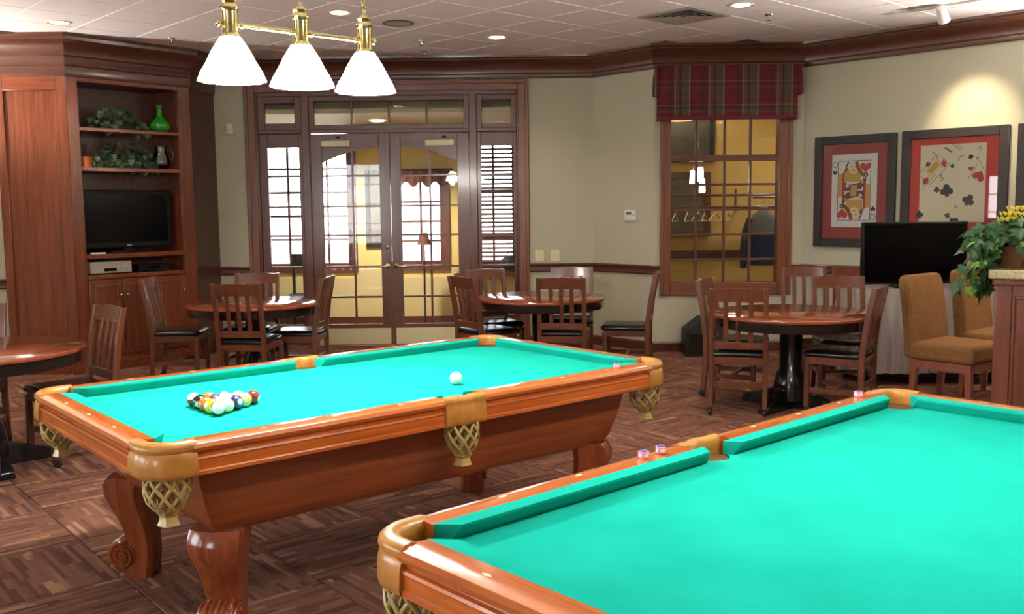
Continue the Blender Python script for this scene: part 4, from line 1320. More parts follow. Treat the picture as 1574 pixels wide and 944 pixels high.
p = shelf_pt(.82, .14, .94)
bx = thing('cable_box', 'black cable box right of the silver disc player', 'box', tuple(p), R(50))
MB().box(-.17, .17, -.1, .1, .01, .075).build('box_case', M['tv_case'], bx, bevel=0.004)
MB().box(-.06, .06, -.103, -.099, .03, .055).build('display', M['screen'], bx)
for x in (-.14, .14): MB().box(x - .012, x + .012, -.08, .08, 0, .01).build('foot', M['black_matte'], bx)
p = shelf_pt(.24, .035, 1.14)
rm = thing('remote_control', 'pale remote control lying before the bookcase television', 'remote', tuple(p), R(44))
MB().box(-.07, .07, -.022, .022, 0, .016).build('remote_case', M['white'], rm, bevel=0.004)
for k in range(5): MB().box(-.055 + k*.022, -.043 + k*.022, -.01, .01, .0155, .0185).build('button', M['black_matte'], rm)
# vase, copper can, jug
p = shelf_pt(1.0, .11, 2.35)
vs = MB().lathe([(0, 0), (.065, 0), (.092, .02), (.104, .055), (.094, .09), (.06, .125), (.03, .158), (.022, .20), (.024, .245), (.032, .262), (.034, .272), (.026, .272), (.018, .24), (.0, .20)], 32).build('vase', M['greenglass'], smooth=60)
vs.location = p; tag(vs, 'green bottle shaped vase on the top bookcase shelf', 'vase')
p = shelf_pt(.20, .10, 1.975)
cn = thing('copper_can', 'small copper can at the left end of the second bookcase shelf', 'can', tuple(p), R(50))
MB().lathe([(0, 0), (.062, 0), (.062, .1), (.056, .1), (.056, .02), (0, .02)], 24).build('can_body', M['copper'], cn, smooth=40)
MB().lathe([(.064, .088), (.066, .095), (.064, .102), (.0625, .095)], 24, ring=True).build('can_rim', M['copper'], cn, smooth=60)
p = shelf_pt(1.0, .12, 1.975)
jg = thing('glass_jug', 'clear glass jug on the second bookcase shelf', 'jug', tuple(p), R(20))
MB().lathe([(0, .004), (.06, .004), (.085, .04), (.09, .09), (.07, .15), (.055, .19), (.062, .235), (.058, .235), (.05, .19), (.065, .15), (.083, .09), (.078, .045), (0, .012)], 28).build('jug_body', M['jug'], jg, smooth=60)
MB().tube([(.06, 0, .22), (.11, 0, .2), (.125, 0, .13), (.085, 0, .075)], .008, 8).build('handle', M['jug'], jg, smooth=60)

# leaf mesh: five-lobed ivy leaf, slightly cupped
def ivy_leaf(name, mat, s):
    pts = [(0, -.02), (.28, -.12), (.5, .08), (.34, .24), (.55, .5), (.26, .55), (0, 1.0)]
    out = pts + [(-x, y) for x, y in pts[::-1][1:-1]]
    vs = [(0, .3*s, .05*s)] + [(x*s, y*s, -.10*s*abs(x) - .05*s*y*y) for x, y in out]
    n = len(out)
    fs = [(0, 1 + k, 1 + (k + 1) % n) for k in range(n)]
    th = .0015
    vs2 = vs + [(x, y, z - th) for x, y, z in vs]
    m = len(vs)
    fs = fs + [(c + m, b_ + m, a + m) for a, b_, c in fs] + [(1 + (k+1) % n, 1 + k, 1 + k + m, 1 + (k+1) % n + m) for k in range(n)]
    b = MB(); b.add(vs2, fs)
    return b, b.mesh(name, mat, recalc=False)
# ivies on the bookcase: leaves of a few pixels, one foliage mass each
def shelf_ivy(x, y, z, sx, sz, label, n, droop):
    p = shelf_pt(x, y, z)
    t = thing('potted_ivy', label, 'plant', tuple(p), R(50))
    MB().lathe([(0, 0), (.05, 0), (.065, .09), (.06, .09), (.05, .07), (0, .07)], 20).build('pot', M['wicker'], t, smooth=40)
    lb, _ = ivy_leaf('tmp', M['leaf_dark'], .06)
    b = MB()
    for k in range(n):
        u = random.uniform(-1, 1); hgt = random.uniform(.05, 1) * sz * (1 - .5*u*u)
        if random.random() < droop: hgt = random.uniform(-.05, .08); yy = random.uniform(-.17, -.1) 
        else: yy = random.uniform(-.1, .06)
        b.xf = Matrix.Translation((u * sx, yy, max(.035, hgt) if yy > -.13 else hgt)) @ Matrix.Rotation(random.uniform(-.9, .9), 4, 'Z') @ Matrix.Rotation(R(random.uniform(200, 290)), 4, 'X') @ Matrix.Scale(random.uniform(.7, 1.2), 4)
        b.add(lb.v, lb.f)
    f = b.build('foliage', M['leaf_dark'], t, recalc=False); f['kind'] = 'stuff'
    b = MB()
    for k in range(9):
        u = (k - 4) / 4 * sx
        b.tube([(0, 0, .07), (u*.5, -.02, sz*.7), (u, -.06, sz*.4)], .003, 5)
    b.build('stem', M['leaf_dark'], t)
shelf_ivy(.58, .18, 2.35, .27, .24, 'dark trailing ivy in a pot on the top bookcase shelf', 110, .12)
shelf_ivy(.62, .18, 1.975, .30, .27, 'dark trailing ivy in a pot on the second bookcase shelf', 140, .25)

# ------------------------------------------------------------------ right side: pictures, screen, stools, bar
RD = (RB - RA).normalized(); RANG = math.atan2(RD.y, RD.x)
def wall_pt(t_, off, z): 
    n = Vector((RD.y, -RD.x)); q = RA + RD * t_ + n * off
    return (q.x, q.y, z)
def heart(cx, cy, s, flip=False):
    pts = []
    for k in range(25):
        a = 2*PI*k/24
        x = 16*math.sin(a)**3; y = 13*math.cos(a) - 5*math.cos(2*a) - 2*math.cos(3*a) - math.cos(4*a)
        pts.append((cx + s*x/32, cy + s*(y + 2)/32*(-1 if flip else 1)))
    return pts[:-1]
def circ(cx, cy, r, n=16, ry=None): return [(cx + r*math.cos(2*PI*k/n), cy + (ry or r)*math.sin(2*PI*k/n)) for k in range(n)]
def rot2(pts, cx, cy, a):
    c, s = math.cos(a), math.sin(a)
    return [(cx + c*(x-cx) - s*(y-cy), cy + s*(x-cx) + c*(y-cy)) for x, y in pts]
def club(cx, cy, s, a=0):
    r = s*.24
    L = [circ(cx, cy + s*.24, r), circ(cx - s*.25, cy - s*.08, r), circ(cx + s*.25, cy - s*.08, r), [(cx - s*.04, cy + s*.1), (cx - s*.16, cy - s*.46), (cx + s*.16, cy - s*.46), (cx + s*.04, cy + s*.1)]]
    return [rot2(q, cx, cy, a) for q in L]
def spade(cx, cy, s, a=0):
    L = [heart(cx, cy + s*.05, s*.95, True), [(cx - s*.04, cy), (cx - s*.16, cy - s*.5), (cx + s*.16, cy - s*.5), (cx + s*.04, cy)]]
    return [rot2(q, cx, cy, a) for q in L]
def diamond(cx, cy, s, a=0): return [rot2([(cx, cy + s*.5), (cx + s*.34, cy), (cx, cy - s*.5), (cx - s*.34, cy)], cx, cy, a)]
def rect(x0, x1, y0, y1): return [(x0, y0), (x1, y0), (x1, y1), (x0, y1)]
def band(pts, wd):
    L, Rr = [], []
    for i, (x, y) in enumerate(pts):
        x0, y0 = pts[max(0, i-1)]; x1, y1 = pts[min(len(pts)-1, i+1)]
        d = math.hypot(x1-x0, y1-y0); nx, ny = -(y1-y0)/d, (x1-x0)/d
        L.append((x + nx*wd/2, y + ny*wd/2)); Rr.append((x - nx*wd/2, y - ny*wd/2))
    return L + Rr[::-1]
def picture(name, label, t0, t1, z0, z1, fw, matm, cardm, card, prints, letters):
    """framed card print on the right wall; local x along the wall, -y into the room"""
    W, H = t1 - t0, z1 - z0
    x, y, z = wall_pt((t0 + t1)/2, 0.0, z0)
    t = thing(name, label, 'picture', (x, y, z), RANG)
    for a0, a1, b0, b1 in ((-W/2, -W/2 + fw, 0, H), (W/2 - fw, W/2, 0, H), (-W/2 + fw, W/2 - fw, 0, fw), (-W/2 + fw, W/2 - fw, H - fw, H)):
        MB().box(a0, a1, -.042, -.002, b0, b1).build('frame', M['frame_black'], t, bevel=0.006)
    MB().box(-W/2 + fw - .005, W/2 - fw + .005, -.016, -.004, fw - .005, H - fw + .005).build('mat_board', matm, t)
    cx0, cx1, cz0, cz1 = card
    cd = MB().box(cx0 - W/2, cx1 - W/2, -.020, -.015, cz0, cz1).build('card', cardm, t)
    if prints:
        mats = []; b = MB()
        # flat inks, each layer a hair above the last
        for k, (pl_, m) in enumerate(prints):
            if m not in mats: mats.append(m)
            b.m = mats.index(m)
            yy = -.0203 - .00006 * k
            b.add([(px - W/2, yy, pz) for px, pz in pl_], [tuple(range(len(pl_)))])
        b.build('card_print', mats, cd, recalc=False)
    for ch, px, pz, sz, m, rot in letters:
        cu = bpy.data.curves.new('index_letter', 'FONT'); cu.body = ch; cu.size = sz; cu.align_x = 'CENTER'; cu.align_y = 'CENTER'; cu.extrude = .0003
        to = bpy.data.objects.new('index_letter', cu); col.objects.link(to)
        me = bpy.data.meshes.new_from_object(to, depsgraph=bpy.context.evaluated_depsgraph_get())
        bpy.data.objects.remove(to); bpy.data.curves.remove(cu)
        me.materials.clear(); me.materials.append(m)
        o = bpy.data.objects.new('index_letter', me); col.objects.link(o); o.parent = cd
        o.location = (px - W/2, -.0235, pz); o.rotation_euler = (R(90), R(rot), 0)
    MB().box(-W/2 + fw, W/2 - fw, -.030, -.0275, fw, H - fw).build('glass', M['pane_pic'], t)
    return t
# queen card: W=.86 H=1.11, card 0.19..0.66 / 0.205..0.925
Q = []
CX0, CX1, CZ0, CZ1 = .19, .67, .20, .93
ccx, ccz = (CX0 + CX1)/2, (CZ0 + CZ1)/2
def sym(pl_): return [(2*ccx - x, 2*ccz - y) for x, y in pl_]
def add2(pl_, m): Q.append((pl_, m)); Q.append((sym(pl_), m))
ix0, ix1, iz0, iz1 = CX0 + .065, CX1 - .065, CZ0 + .065, CZ1 - .065
lw = .006
for q in (rect(ix0, ix1, iz0, iz0+lw), rect(ix0, ix1, iz1-lw, iz1), rect(ix0, ix0+lw, iz0, iz1), rect(ix1-lw, ix1, iz0, iz1)): Q.append((q, M['ink_black']))
add2(rect(ix0 + .008, ix0 + .05, ccz - .06, ccz + .17), M['ink_gold'])
add2(rect(ix0 + .05, ix0 + .066, ccz - .10, ccz + .18), M['ink_red'])
add2(rect(ix0 + .066, ix0 + .076, ccz - .10, ccz + .2), M['ink_brown'])
add2(rect(ix0 + .08, ix1 - .10, ccz + .09, ccz + .2), M['ink_gold'])
add2([(ix0 + .08, ccz + .2), (ix1 - .12, ccz + .2), (ix1 - .15, ccz + .23), (ix0 + .10, ccz + .23)], M['ink_brown'])
add2(circ(ccx - .01, ccz + .225, .055, 18, .062), M['ink_skin'])
add2(rect(ccx - .045, ccx - .015, ccz + .235, ccz + .242), M['ink_black'])
add2(rect(ccx + .005, ccx + .03, ccz + .235, ccz + .242), M['ink_black'])
add2(rect(ccx - .02, ccx + .01, ccz + .195, ccz + .202), M['ink_red'])
add2(band([(ccx + .02, iz1 - .01), (ccx + .035, iz1 - .06), (ccx + .06, iz1 - .11), (ccx + .11, iz1 - .16)], .034), M['ink_brown'])
add2(band([(ccx + .04, iz1 - .01), (ccx + .055, iz1 - .05), (ccx + .08, iz1 - .10), (ccx + .125, iz1 - .145)], .012), M['ink_gold'])
add2(band([(ccx - .06, iz1 - .01), (ccx - .085, iz1 - .06), (ccx - .095, iz1 - .12)], .018), M['ink_brown'])
add2([(ccx - .11, ccz + .0), (ccx - .11, ccz + .09), (ccx - .04, ccz + .06), (ccx + .06, ccz + .08), (ccx + .12, ccz + .14), (ccx + .13, ccz + .10), (ccx + .08, ccz + .02), (ccx, ccz)], M['ink_plum'])
add2(circ(ccx - .07, ccz + .05, .02), M['ink_skin']); add2(circ(ccx + .09, ccz + .085, .016), M['ink_gold'])
add2(rect(ccx - .03, ccx + .035, ccz, ccz + .055), M['ink_gold'])
add2(circ(ccx + .125, ccz + .155, .024), M['ink_black']); add2(circ(ccx + .125, ccz + .155, .012), M['ink_gold'])
add2(heart(ix1 - .055, iz1 - .075, .115), M['ink_red'])
add2(heart(CX0 + .035, CZ1 - .185, .055), M['ink_black'])
picture('queen_picture', 'framed playing card print of a queen of hearts on a red mat', .15, 1.01, 1.11, 2.225, .085, M['kraft'], M['card_white'], (CX0, CX1, CZ0, CZ1), Q,
        [('Q', CX0 + .035, CZ1 - .105, .085, M['ink_grey'], 0), ('Q', CX1 - .035, CZ0 + .105, .085, M['ink_grey'], 180)])
# tumbling cards: W=.98 H=1.12 ; coordinates from the frame's lower left
K = []
def addm(Ls, m):
    for q in Ls: K.append((q, m))
PX = lambda u: .18 + (u - 200) / 590 * .60          # photo crop to picture metres
PZ = lambda v: .99 - (v - 260) / 660 * .72
def P(u, v): return PX(u), PZ(v)
addm(club(*P(450, 655), .125, .1), M['ink_black']); addm(club(*P(650, 740), .115, -.5), M['ink_black']); addm(club(*P(360, 648), .06, .1), M['ink_black'])
addm(club(*P(465, 868), .055, -.5), M['ink_black']); addm(club(*P(525, 920), .09, .9), M['ink_black']); addm(club(*P(205, 860), .08, .2), M['ink_black'])
addm(spade(*P(272, 425), .055, .2), M['ink_black']); addm(spade(*P(493, 450), .045, 1.9), M['ink_black']); addm(spade(*P(655, 375), .05, .4), M['ink_black'])
jcard = rot2(rect(PX(330) - .075, PX(330) + .075, PZ(470) - .13, PZ(470) + .13), PX(330), PZ(470), -.75)
K.append((band(jcard + [jcard[0]], .006), M['ink_grey']))
K.append((rot2(rect(PX(330) - .05, PX(330) + .05, PZ(460) - .09, PZ(460) + .09), PX(330), PZ(460), -.75), M['ink_skin']))
K.append((rot2(rect(PX(330) - .03, PX(330) + .02, PZ(460) - .06, PZ(460) + .06), PX(330), PZ(460), -.75), M['ink_gold']))
addm(diamond(*P(420, 425), .085, .2), M['ink_red']); addm(diamond(*P(255, 570), .09, -.6), M['ink_red'])
K.append((heart(*P(660, 480), .05), M['ink_red'])); K.append((rot2(heart(*P(735, 535), .11), PX(735), PZ(535), 2.6), M['ink_red']))
K.append((band([P(640, 560), P(690, 490), P(730, 410), P(780, 500)], .006), M['ink_grey']))
K.append((band([P(545, 410), P(560, 375), P(600, 362)], .008), M['ink_grey'])); K.append((band([P(420, 290), P(490, 335)], .018), M['ink_grey']))
K.append((band([P(485, 265), P(570, 325)], .005), M['ink_red'])); K.append((band([P(520, 262), P(580, 310)], .005), M['ink_grey']))
K.append((band([P(340, 520), P(215, 650)], .005), M['ink_grey']))
picture('tumbling_cards_picture', 'framed print of tumbling playing cards and clubs on a red mat', 1.065, 2.04, 1.10, 2.23, .085, M['mat_red2'], M['card_cream'], (.18, .78, .265, .985), K,
        [('5', *P(403, 548), .085, M['ink_grey'], -8), ('J', *P(335, 345), .08, M['ink_grey'], -45), ('4', *P(540, 800), .07, M['ink_grey'], -40), ('A', *P(730, 310), .06, M['ink_grey'], 30), ('4', *P(715, 395), .06, M['ink_red'], 15)])
picture('third_card_picture', 'black picture frame at the right photo edge beside the tumbling cards', 2.11, 3.05, 1.10, 2.23, .085, M['kraft'], M['card_white'], (.2, .74, .2, .93), [], [])

# draped table and the big screen
dt = thing('draped_table', 'table under a grey satin cloth carrying the big screen', 'table', (3.55, 8.30, 0))
MB().box(-.62, .62, -.2, .2, .79, .82).build('tabletop', M['black_matte'], dt)
for sx in (-.57, .57):
    for sy in (-.16, .16): MB().box(sx - .02, sx + .02, sy - .02, sy + .02, 0, .79).build('leg', M['black_matte'], dt)
MB().box(-.55, .55, -.12, .12, .06, .1).build('lower_shelf', M['black_matte'], dt)
cl = MB(); n = 240; secs = []
def ringp(z, amp):
    pts = []
    per = [(-.64, -.22), (.64, -.22), (.64, .22), (-.64, .22)]
    tot = 2 * (1.28 + .44)
    for k in range(n):
        d = tot * k / n
        for q in range(4):
            a, c3 = Vector(per[q]), Vector(per[(q+1) % 4]); l = (c3 - a).length
            if d <= l or q == 3:
                pnt = a + (c3 - a) * (d / l); dr = (c3 - a).normalized(); nn = Vector((dr.y, -dr.x)); break
            d -= l
        o = amp * (1 - abs(math.sin(k * .20 + math.sin(k * .11) * 1.1)) ** .7) + amp * .25 * math.sin(k * .9)
        pts.append((pnt.x + nn.x * o, pnt.y + nn.y * o, z))
    return pts
cl.loft([ringp(.10, .075), ringp(.35, .062), ringp(.62, .04), ringp(.80, .008), ringp(.826, 0)])
clo = cl.build('tablecloth', M['drape'], None, smooth=60); clo.location = (3.55, 8.30, 0)
tag(clo, 'grey satin tablecloth hanging in folds below the big screen', 'tablecloth')
ft = thing('big_screen', 'large black flat television standing on the draped table', 'television', (3.46, 8.25, .826))
MB().box(-.45, .45, -.03, .03, .025, .56).build('tv_case', M['tv_case'], ft, bevel=0.008)
MB().box(-.43, .43, -.0325, -.029, .05, .54).build('screen', M['screen'], ft)
MB().box(-.2, .2, -.12, .12, 0, .018).build('foot', M['tv_case'], ft, bevel=0.006)
MB().box(-.05, .05, -.02, .03, .018, .06).build('neck', M['tv_case'], ft)

def stool(x, y, face, label):
    t = thing('upholstered_chair', label, 'chair', (x, y, 0), R(face - 90), 'brown suede chairs by the bar')
    for sx in (-1, 1):
        for sy in (-1, 1):
            b = MB(); secs = []
            for z, k in ((0, .85), (.40, 1.0)): 
                w2 = .018 if z == 0 else .026
                X = sx * .2; Y = sy * .2 + (sy * .02 if z == 0 else 0)
                secs.append([(X - w2, Y - w2, z), (X + w2, Y - w2, z), (X + w2, Y + w2, z), (X - w2, Y + w2, z)])
            b.loft(secs); b.build('leg', M['stool_leg'], t, bevel=0.004)
    for a in ((-.2, .2, .195, .222), (-.2, .2, -.222, -.195)): MB().box(a[0], a[1], a[2], a[3], .335, .40).build('apron', M['stool_leg'], t, bevel=0.004)
    for s in (-1, 1): MB().box(s*.208 - .013, s*.208 + .013, -.195, .195, .335, .40).build('apron', M['stool_leg'], t, bevel=0.004)
    MB().box(-.24, .24, -.235, .25, .40, .535).build('seat_cushion', M['suede'], t, bevel=0.035, seg=4)
    b = MB(); secs = []
    for z, y0, th in ((.41, -.17, .10), (.60, -.18, .105), (.80, -.205, .105), (.95, -.235, .10), (1.0, -.25, .085), (1.015, -.255, .05)):
        hw = .235 - (.01 if z > .98 else 0) - (.03 if z > 1.01 else 0)
        secs.append([(-hw, y0 - th, z), (hw, y0 - th, z), (hw, y0, z), (-hw, y0, z)])
    b.loft(secs); b.build('backrest', M['suede'], t, bevel=0.028, seg=4)
    for s in (-1, 1): MB().tube([(s*.236, -.175 - .05, .42), (s*.237, -.21 - .05, .80), (s*.236, -.24 - .05, .96)], .004, 6).build('piping', M['suede'], t, smooth=60)
stool(3.26, 6.98, -52, 'brown suede chair left of the bar, the front one')
stool(3.88, 7.52, -50, 'brown suede chair behind the front one, half hidden by ivy and bar')

bar = thing('bar_counter', 'wood panelled bar counter with pale granite top at the right photo edge', 'counter', (3.19, 6.3, 0), R(-27))
MB().box(.03, 2.2, .03, .40, 0, 1.045).build('carcass', M['bar'], bar)
MB().box(0.0, .10, .0, .03, .0, 1.045).build('corner_stile', M['bar'], bar, bevel=0.006)
MB().box(.10, 2.2, .0, .03, .0, .14).build('bottom_rail', M['bar'], bar, bevel=0.006)
MB().box(.10, 2.2, .0, .03, .93, 1.045).build('top_rail', M['bar'], bar, bevel=0.006)
MB().box(.62, .72, .0, .03, .14, .93).build('stile', M['bar'], bar, bevel=0.006)
MB().box(-.02, 2.2, -.025, .42, 1.0, 1.045).build('cornice', M['bar'], bar, bevel=0.012)
for x0, x1 in ((.10, .62), (.72, 1.3)):
    for a in ((x0, x0 + .02, .14, .93), (x1 - .02, x1, .14, .93), (x0 + .02, x1 - .02, .14, .16), (x0 + .02, x1 - .02, .91, .93)):
        MB().box(a[0], a[1], .01, .036, a[2], a[3]).build('panel_moulding', M['bar'], bar, bevel=0.005)
MB().box(-.045, 2.25, -.05, .46, 1.045, 1.105).build('granite_top', M['granite'], bar, bevel=0.012)

# ivy with yellow flowers on the bar, every leaf its own piece
iv = thing('flowering_ivy', 'trailing ivy with yellow flowers in a wicker pot on the bar', 'plant', (3.385, 6.505, 1.105))
MB().lathe([(0, 0), (.085, 0), (.10, .05), (.115, .135), (.12, .145), (.11, .145), (.095, .12), (0, .12)], 28, wave=lambda a, z: 1 + .02*math.sin(a*14 + z*90)).build('wicker_pot', M['wicker'], iv, smooth=60)
_, la = ivy_leaf('leaf', M['leaf'], .094); _, lb2 = ivy_leaf('leaf', M['leaf_b'], .082)
rnd = random.Random(11)
stems = MB()
for k in range(215):
    a = rnd.uniform(0, 2*PI)
    if k < 128:                                   # crown
        r = .25 * math.sqrt(rnd.random()); hh = .13 + rnd.random() * .24 * (1 - (r / .34)**2)
        pos = Vector((r*math.cos(a) * 1.15 - .02, r*math.sin(a) * .9, hh)); tilt = rnd.uniform(25, 75)
    elif k < 195:                                 # trailing to the left and over the bar edge
        f = rnd.random()
        pos = Vector((-.12 - .26*f + rnd.uniform(-.05, .05), -.10 - .10*f + rnd.uniform(-.06, .08), .20 - .30*f*f + rnd.uniform(-.07, .07))); tilt = rnd.uniform(50, 110); a = PI + rnd.uniform(-.9, 1.2)
    else:
        f = rnd.random()
        pos = Vector((-.17 + rnd.uniform(-.06, .05), -.03 + rnd.uniform(-.07, .06), .12 - .28*f)); tilt = rnd.uniform(80, 115); a = -PI/2 + rnd.uniform(-.7, .7)
    o = part('leaf', lb2 if rnd.random() < .2 else la, iv, tuple(pos), (R(-tilt), rnd.uniform(-.4, .4), a - PI/2))
    sc = rnd.uniform(.7, 1.15); o.scale = (sc, sc, sc)
    if k % 6 == 0: stems.tube([(0, 0, .12), (pos.x*.5, pos.y*.5, max(.15, pos.z) + .04), tuple(pos)], .003, 5)
stems.build('stem', M['leaf'], iv, smooth=60)
def flower(x, y, z):
    b = MB()
    for q in range(10):
        a = q * 2.4; r = .008 + .0042 * q
        b.xf = Matrix.Translation((x + r*math.cos(a), y + r*math.sin(a), z - r*.35)) @ Matrix.Rotation(a, 4, 'Z') @ Matrix.Rotation(R(-25 - q*4), 4, 'Y')
        b.sphere((.016, 0, 0), (.020, .015, .006), 8, 5)
    b.build('flower', M['petal'], iv, smooth=60)
for x, y, z in ((-.03, -.12, .40), (-.055, -.08, .365), (.14, -.09, .395), (.165, -.11, .36), (.01, -.14, .365), (-.09, -.12, .33), (.11, -.13, .36)): flower(x, y, z)

# black slant-topped box on the floor under the interior window
sb = thing('slant_top_box', 'black slant topped box on the carpet below the interior window', 'box', (1.98, 9.88, 0))
MB().prism([(-.2, 0), (.22, 0), (.22, .40), (-.03, .40), (-.2, .27)], -.14, .14, 'y').build('box_shell', M['black_matte'], sb, bevel=0.008)
MB().box(-.17, .19, -.145, -.139, .03, .24).build('front_panel', M['black_gloss'], sb, bevel=0.002)

# wall fittings
th = thing('thermostat', 'white thermostat on the angled sage wall', 'thermostat', (1.30, 10.355, 1.44), R(-46))
MB().box(-.085, .085, -.012, .0, -.055, .065).build('back_plate', M['white'], th, bevel=0.003)
MB().box(-.075, .075, -.035, -.012, -.05, .06).build('cover', M['white'], th, bevel=0.006)
MB().box(-.05, .02, -.0365, -.035, .015, .045).build('display', plain('lcd_grey', (96, 100, 88), 0.3), th)
MB().box(.04, .065, -.0375, -.035, .0, .02).build('button', M['silver'], th)
for x, lab in ((.313, 'ivory switch plate right of the door casing, left of the two'), (.488, 'ivory switch plate right of the door casing, right of the two')):
    sw = thing('switch_plate', lab, 'switch', (x, YB, 1.005), group='ivory switch plates by the doors')
    MB().box(-.05, .05, -.008, 0, -.065, .065).build('plate', M['ivory'], sw, bevel=0.003)
    MB().box(-.012, .012, -.018, -.008, -.022, .022).build('toggle', M['ivory'], sw, bevel=0.003)
ms = thing('wall_sensor', 'small white sensor high on the wall left of the doors', 'sensor', (-3.09, YB, 2.44))
MB().box(-.035, .035, -.05, 0, -.055, .06).build('sensor_case', M['white'], ms, bevel=0.01)
MB().sphere((0, -.045, -.02), (.024, .014, .02), 14, 8).build('lens', M['ivory'], ms, smooth=60)

# ceiling fittings
can_light(-3.90, 8.53, CZ - .012, 'recessed downlight above the bookcase', group='recessed ceiling downlights')
can_light(-1.42, 8.25, CZ - .012, 'recessed downlight behind the middle shade of the billiard lamp')
can_light(-.115, 9.50, CZ - .012, 'recessed downlight in front of the right end of the doors')
can_light(1.92, 8.12, CZ - .012, 'recessed downlight right of the air vent')
for x, y, wh in ((-4.2, 5.0, 'over the left edge card table'), (-2.0, 1.2, 'left of the camera'), (3.9, 4.6, 'over the bar counter'), (1.5, 5.6, 'between the two pool tables'), (-1.8, 5.9, 'left of the racked pool table'), (4.2, .8, 'right of the camera')):
    can_light(x, y, CZ - .012, 'recessed downlight added for brightness above the view, ' + wh, 22)  # extra unseen downlights, added to lift the room's brightness
def added_sconce(x, y, rz, label, power):  # unseen uplights, added to brighten the ceiling
    t = thing('added_wall_sconce', label, 'added wall lamp', (x, y, 2.05), rz, 'added uplight wall sconces')
    MB().box(-.06, .06, -.02, 0, -.12, .12).build('back_plate', M['brass'], t, bevel=0.004)
    b = MB(); b.xf = Matrix.Translation((0, -.11, 0)); b.lathe([(0, -.09), (.03, -.085), (.08, -.03), (.105, .05), (.10, .05), (.075, -.025), (0, -.07)], 28); b.build('bowl', M['ivory'], t, smooth=50)
    b = MB(); b.sphere((0, -.11, .0), (.03, .03, .035), 14, 10); b.build('bulb', emit('added_sconce_bulb', (255, 240, 220), 20.0), t, smooth=60)
    ld = bpy.data.lights.new('added_sconce_lamp', 'SPOT'); ld.energy = power; ld.color = (1, .93, .86); ld.spot_size = R(150); ld.spot_blend = .6; ld.shadow_soft_size = .05
    lo = bpy.data.objects.new('added_sconce_lamp', ld); col.objects.link(lo); lo.parent = t; lo.location = (0, -.13, .06); lo.rotation_euler = (R(180 + 35), 0, 0)
added_sconce(5.68, 7.30, RANG, 'unseen uplight added for fill on the right wall, beyond the right photo edge', ADDED_SCONCE)
added_sconce(-5.998, 8.35, R(90), 'unseen uplight added for fill on the left wall, beyond the left photo edge', ADDED_SCONCE * .36)
vt = thing('air_vent', 'square grey ceiling air vent with stepped louvres', 'vent', (vp.x, vp.y, CZ - .014), CA)
h = CT/2 - .012
for q in range(4):
    b = MB(); b.xf = Matrix.Rotation(q*PI/2, 4, 'Z'); b.prism([(-h, -h), (h, -h), (h - .05, -h + .05), (-h + .05, -h + .05)], -.004, .012); b.build('frame', M['silver'], vt, bevel=0.002)
    for m in range(4):
        o1 = h - .055 - m * .05; o2 = o1 - .035
        b = MB(); b.xf = Matrix.Rotation(q*PI/2, 4, 'Z')
        b.add([(-o1, -o1, -.008), (o1, -o1, -.008), (o2, -o2, .006), (-o2, -o2, .006), (-o1, -o1, -.006), (o1, -o1, -.006), (o2, -o2, .008), (-o2, -o2, .008)], [(0,1,2,3),(7,6,5,4),(0,4,5,1),(1,5,6,2),(2,6,7,3),(3,7,4,0)])
        b.build('louvre', M['silver'], vt)
MB().box(-h, h, -h, h, .0125, .0135).build('duct_back', M['black_matte'], vt)
sk = thing('ceiling_speaker', 'round pale ceiling speaker grille right of the billiard lamp', 'speaker', (-.98, 8.73, CZ - .012))
MB().lathe([(.13, 0), (.14, -.004), (.135, -.009), (.12, -.008), (.12, 0)], 36, ring=True).build('rim', M['grid'], sk, smooth=40, recalc=False)
MB().lathe([(0, -.006), (.122, -.006), (.122, -.001), (0, -.001)], 36).build('grille', plain('grille_grey', (176, 168, 164), 0.8, bump=0.6, bscale=500), sk)
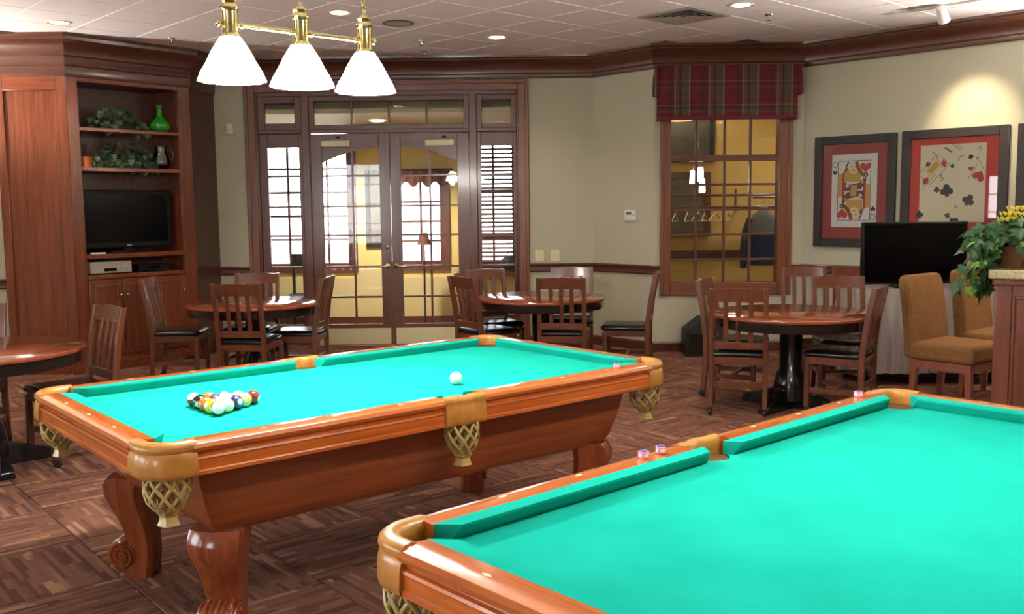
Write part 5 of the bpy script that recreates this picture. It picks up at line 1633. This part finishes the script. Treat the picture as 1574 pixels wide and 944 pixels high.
for x, y, lab in ((-3.22, 9.37, 'fire sprinkler head above the bookcase'), (-.89, 10.3, 'fire sprinkler head close to the crown over the doors'), (2.26, 8.54, 'fire sprinkler head right of the air vent'), (-.86, 9.62, 'fire sprinkler head in front of the doors, beside the billiard lamp')):
    s_ = thing('sprinkler', lab, 'sprinkler', (x, y, CZ - .012), group='fire sprinkler heads')
    MB().lathe([(.035, 0), (.033, -.006), (.012, -.01), (.010, -.03), (0, -.03)][::-1], 18).build('escutcheon', M['chrome'], s_, smooth=40)
    MB().lathe([(0, -.05), (.02, -.05), (.02, -.047), (0, -.047)], 14).build('deflector', M['chrome'], s_)
    MB().tube([(.008, 0, -.028), (.012, 0, -.04), (0, 0, -.049)], .003, 5).build('yoke', M['chrome'], s_)
# spot on a short track washing the tumbling cards picture
spx, spy = 3.63, 8.22
ts = thing('track_spotlight', 'white track spotlight on the ceiling near the right wall', 'spotlight', (spx, spy, CZ - .012), RANG)
MB().box(-.5, .5, -.018, .018, -.02, 0).build('track', M['white'], ts, bevel=0.003)
MB().tube([(0, 0, -.02), (0, 0, -.06)], .012, 10).build('stem', M['white'], ts, smooth=60)
wq = Vector(wall_pt(1.72, 0, 2.2)); dirv = (wq - Vector((spx, spy, CZ - .1))).normalized()
qm = dirv.to_track_quat('-Z', 'Y').to_matrix().to_4x4()
qi = Matrix.Rotation(-RANG, 4, 'Z') @ qm
b = MB(); b.xf = Matrix.Translation((0, 0, -.09)) @ qi; b.lathe([(0, .09), (.03, .09), (.038, .08), (.045, -.03), (.05, -.05), (.044, -.05), (.04, -.035), (0, -.035)], 24); b.build('lamp_head', M['white'], ts, smooth=40)
b = MB(); b.xf = Matrix.Translation((0, 0, -.09)) @ qi; b.lathe([(0, -.0385), (.039, -.0385), (.039, -.0365), (0, -.0365)], 20); b.build('lens', emit('spot_lens', (255, 246, 225), 22.0), ts)
ld = bpy.data.lights.new('spot_lamp', 'SPOT'); ld.energy = SPOT_POWER; ld.color = (1, .80, .52); ld.spot_size = R(50); ld.spot_blend = .9; ld.shadow_soft_size = .03
lo = bpy.data.objects.new('spot_lamp', ld); col.objects.link(lo); lo.parent = ts
lo.matrix_local = Matrix.Translation((0, 0, -.09)) @ qi @ Matrix.Translation((0, 0, -.055))
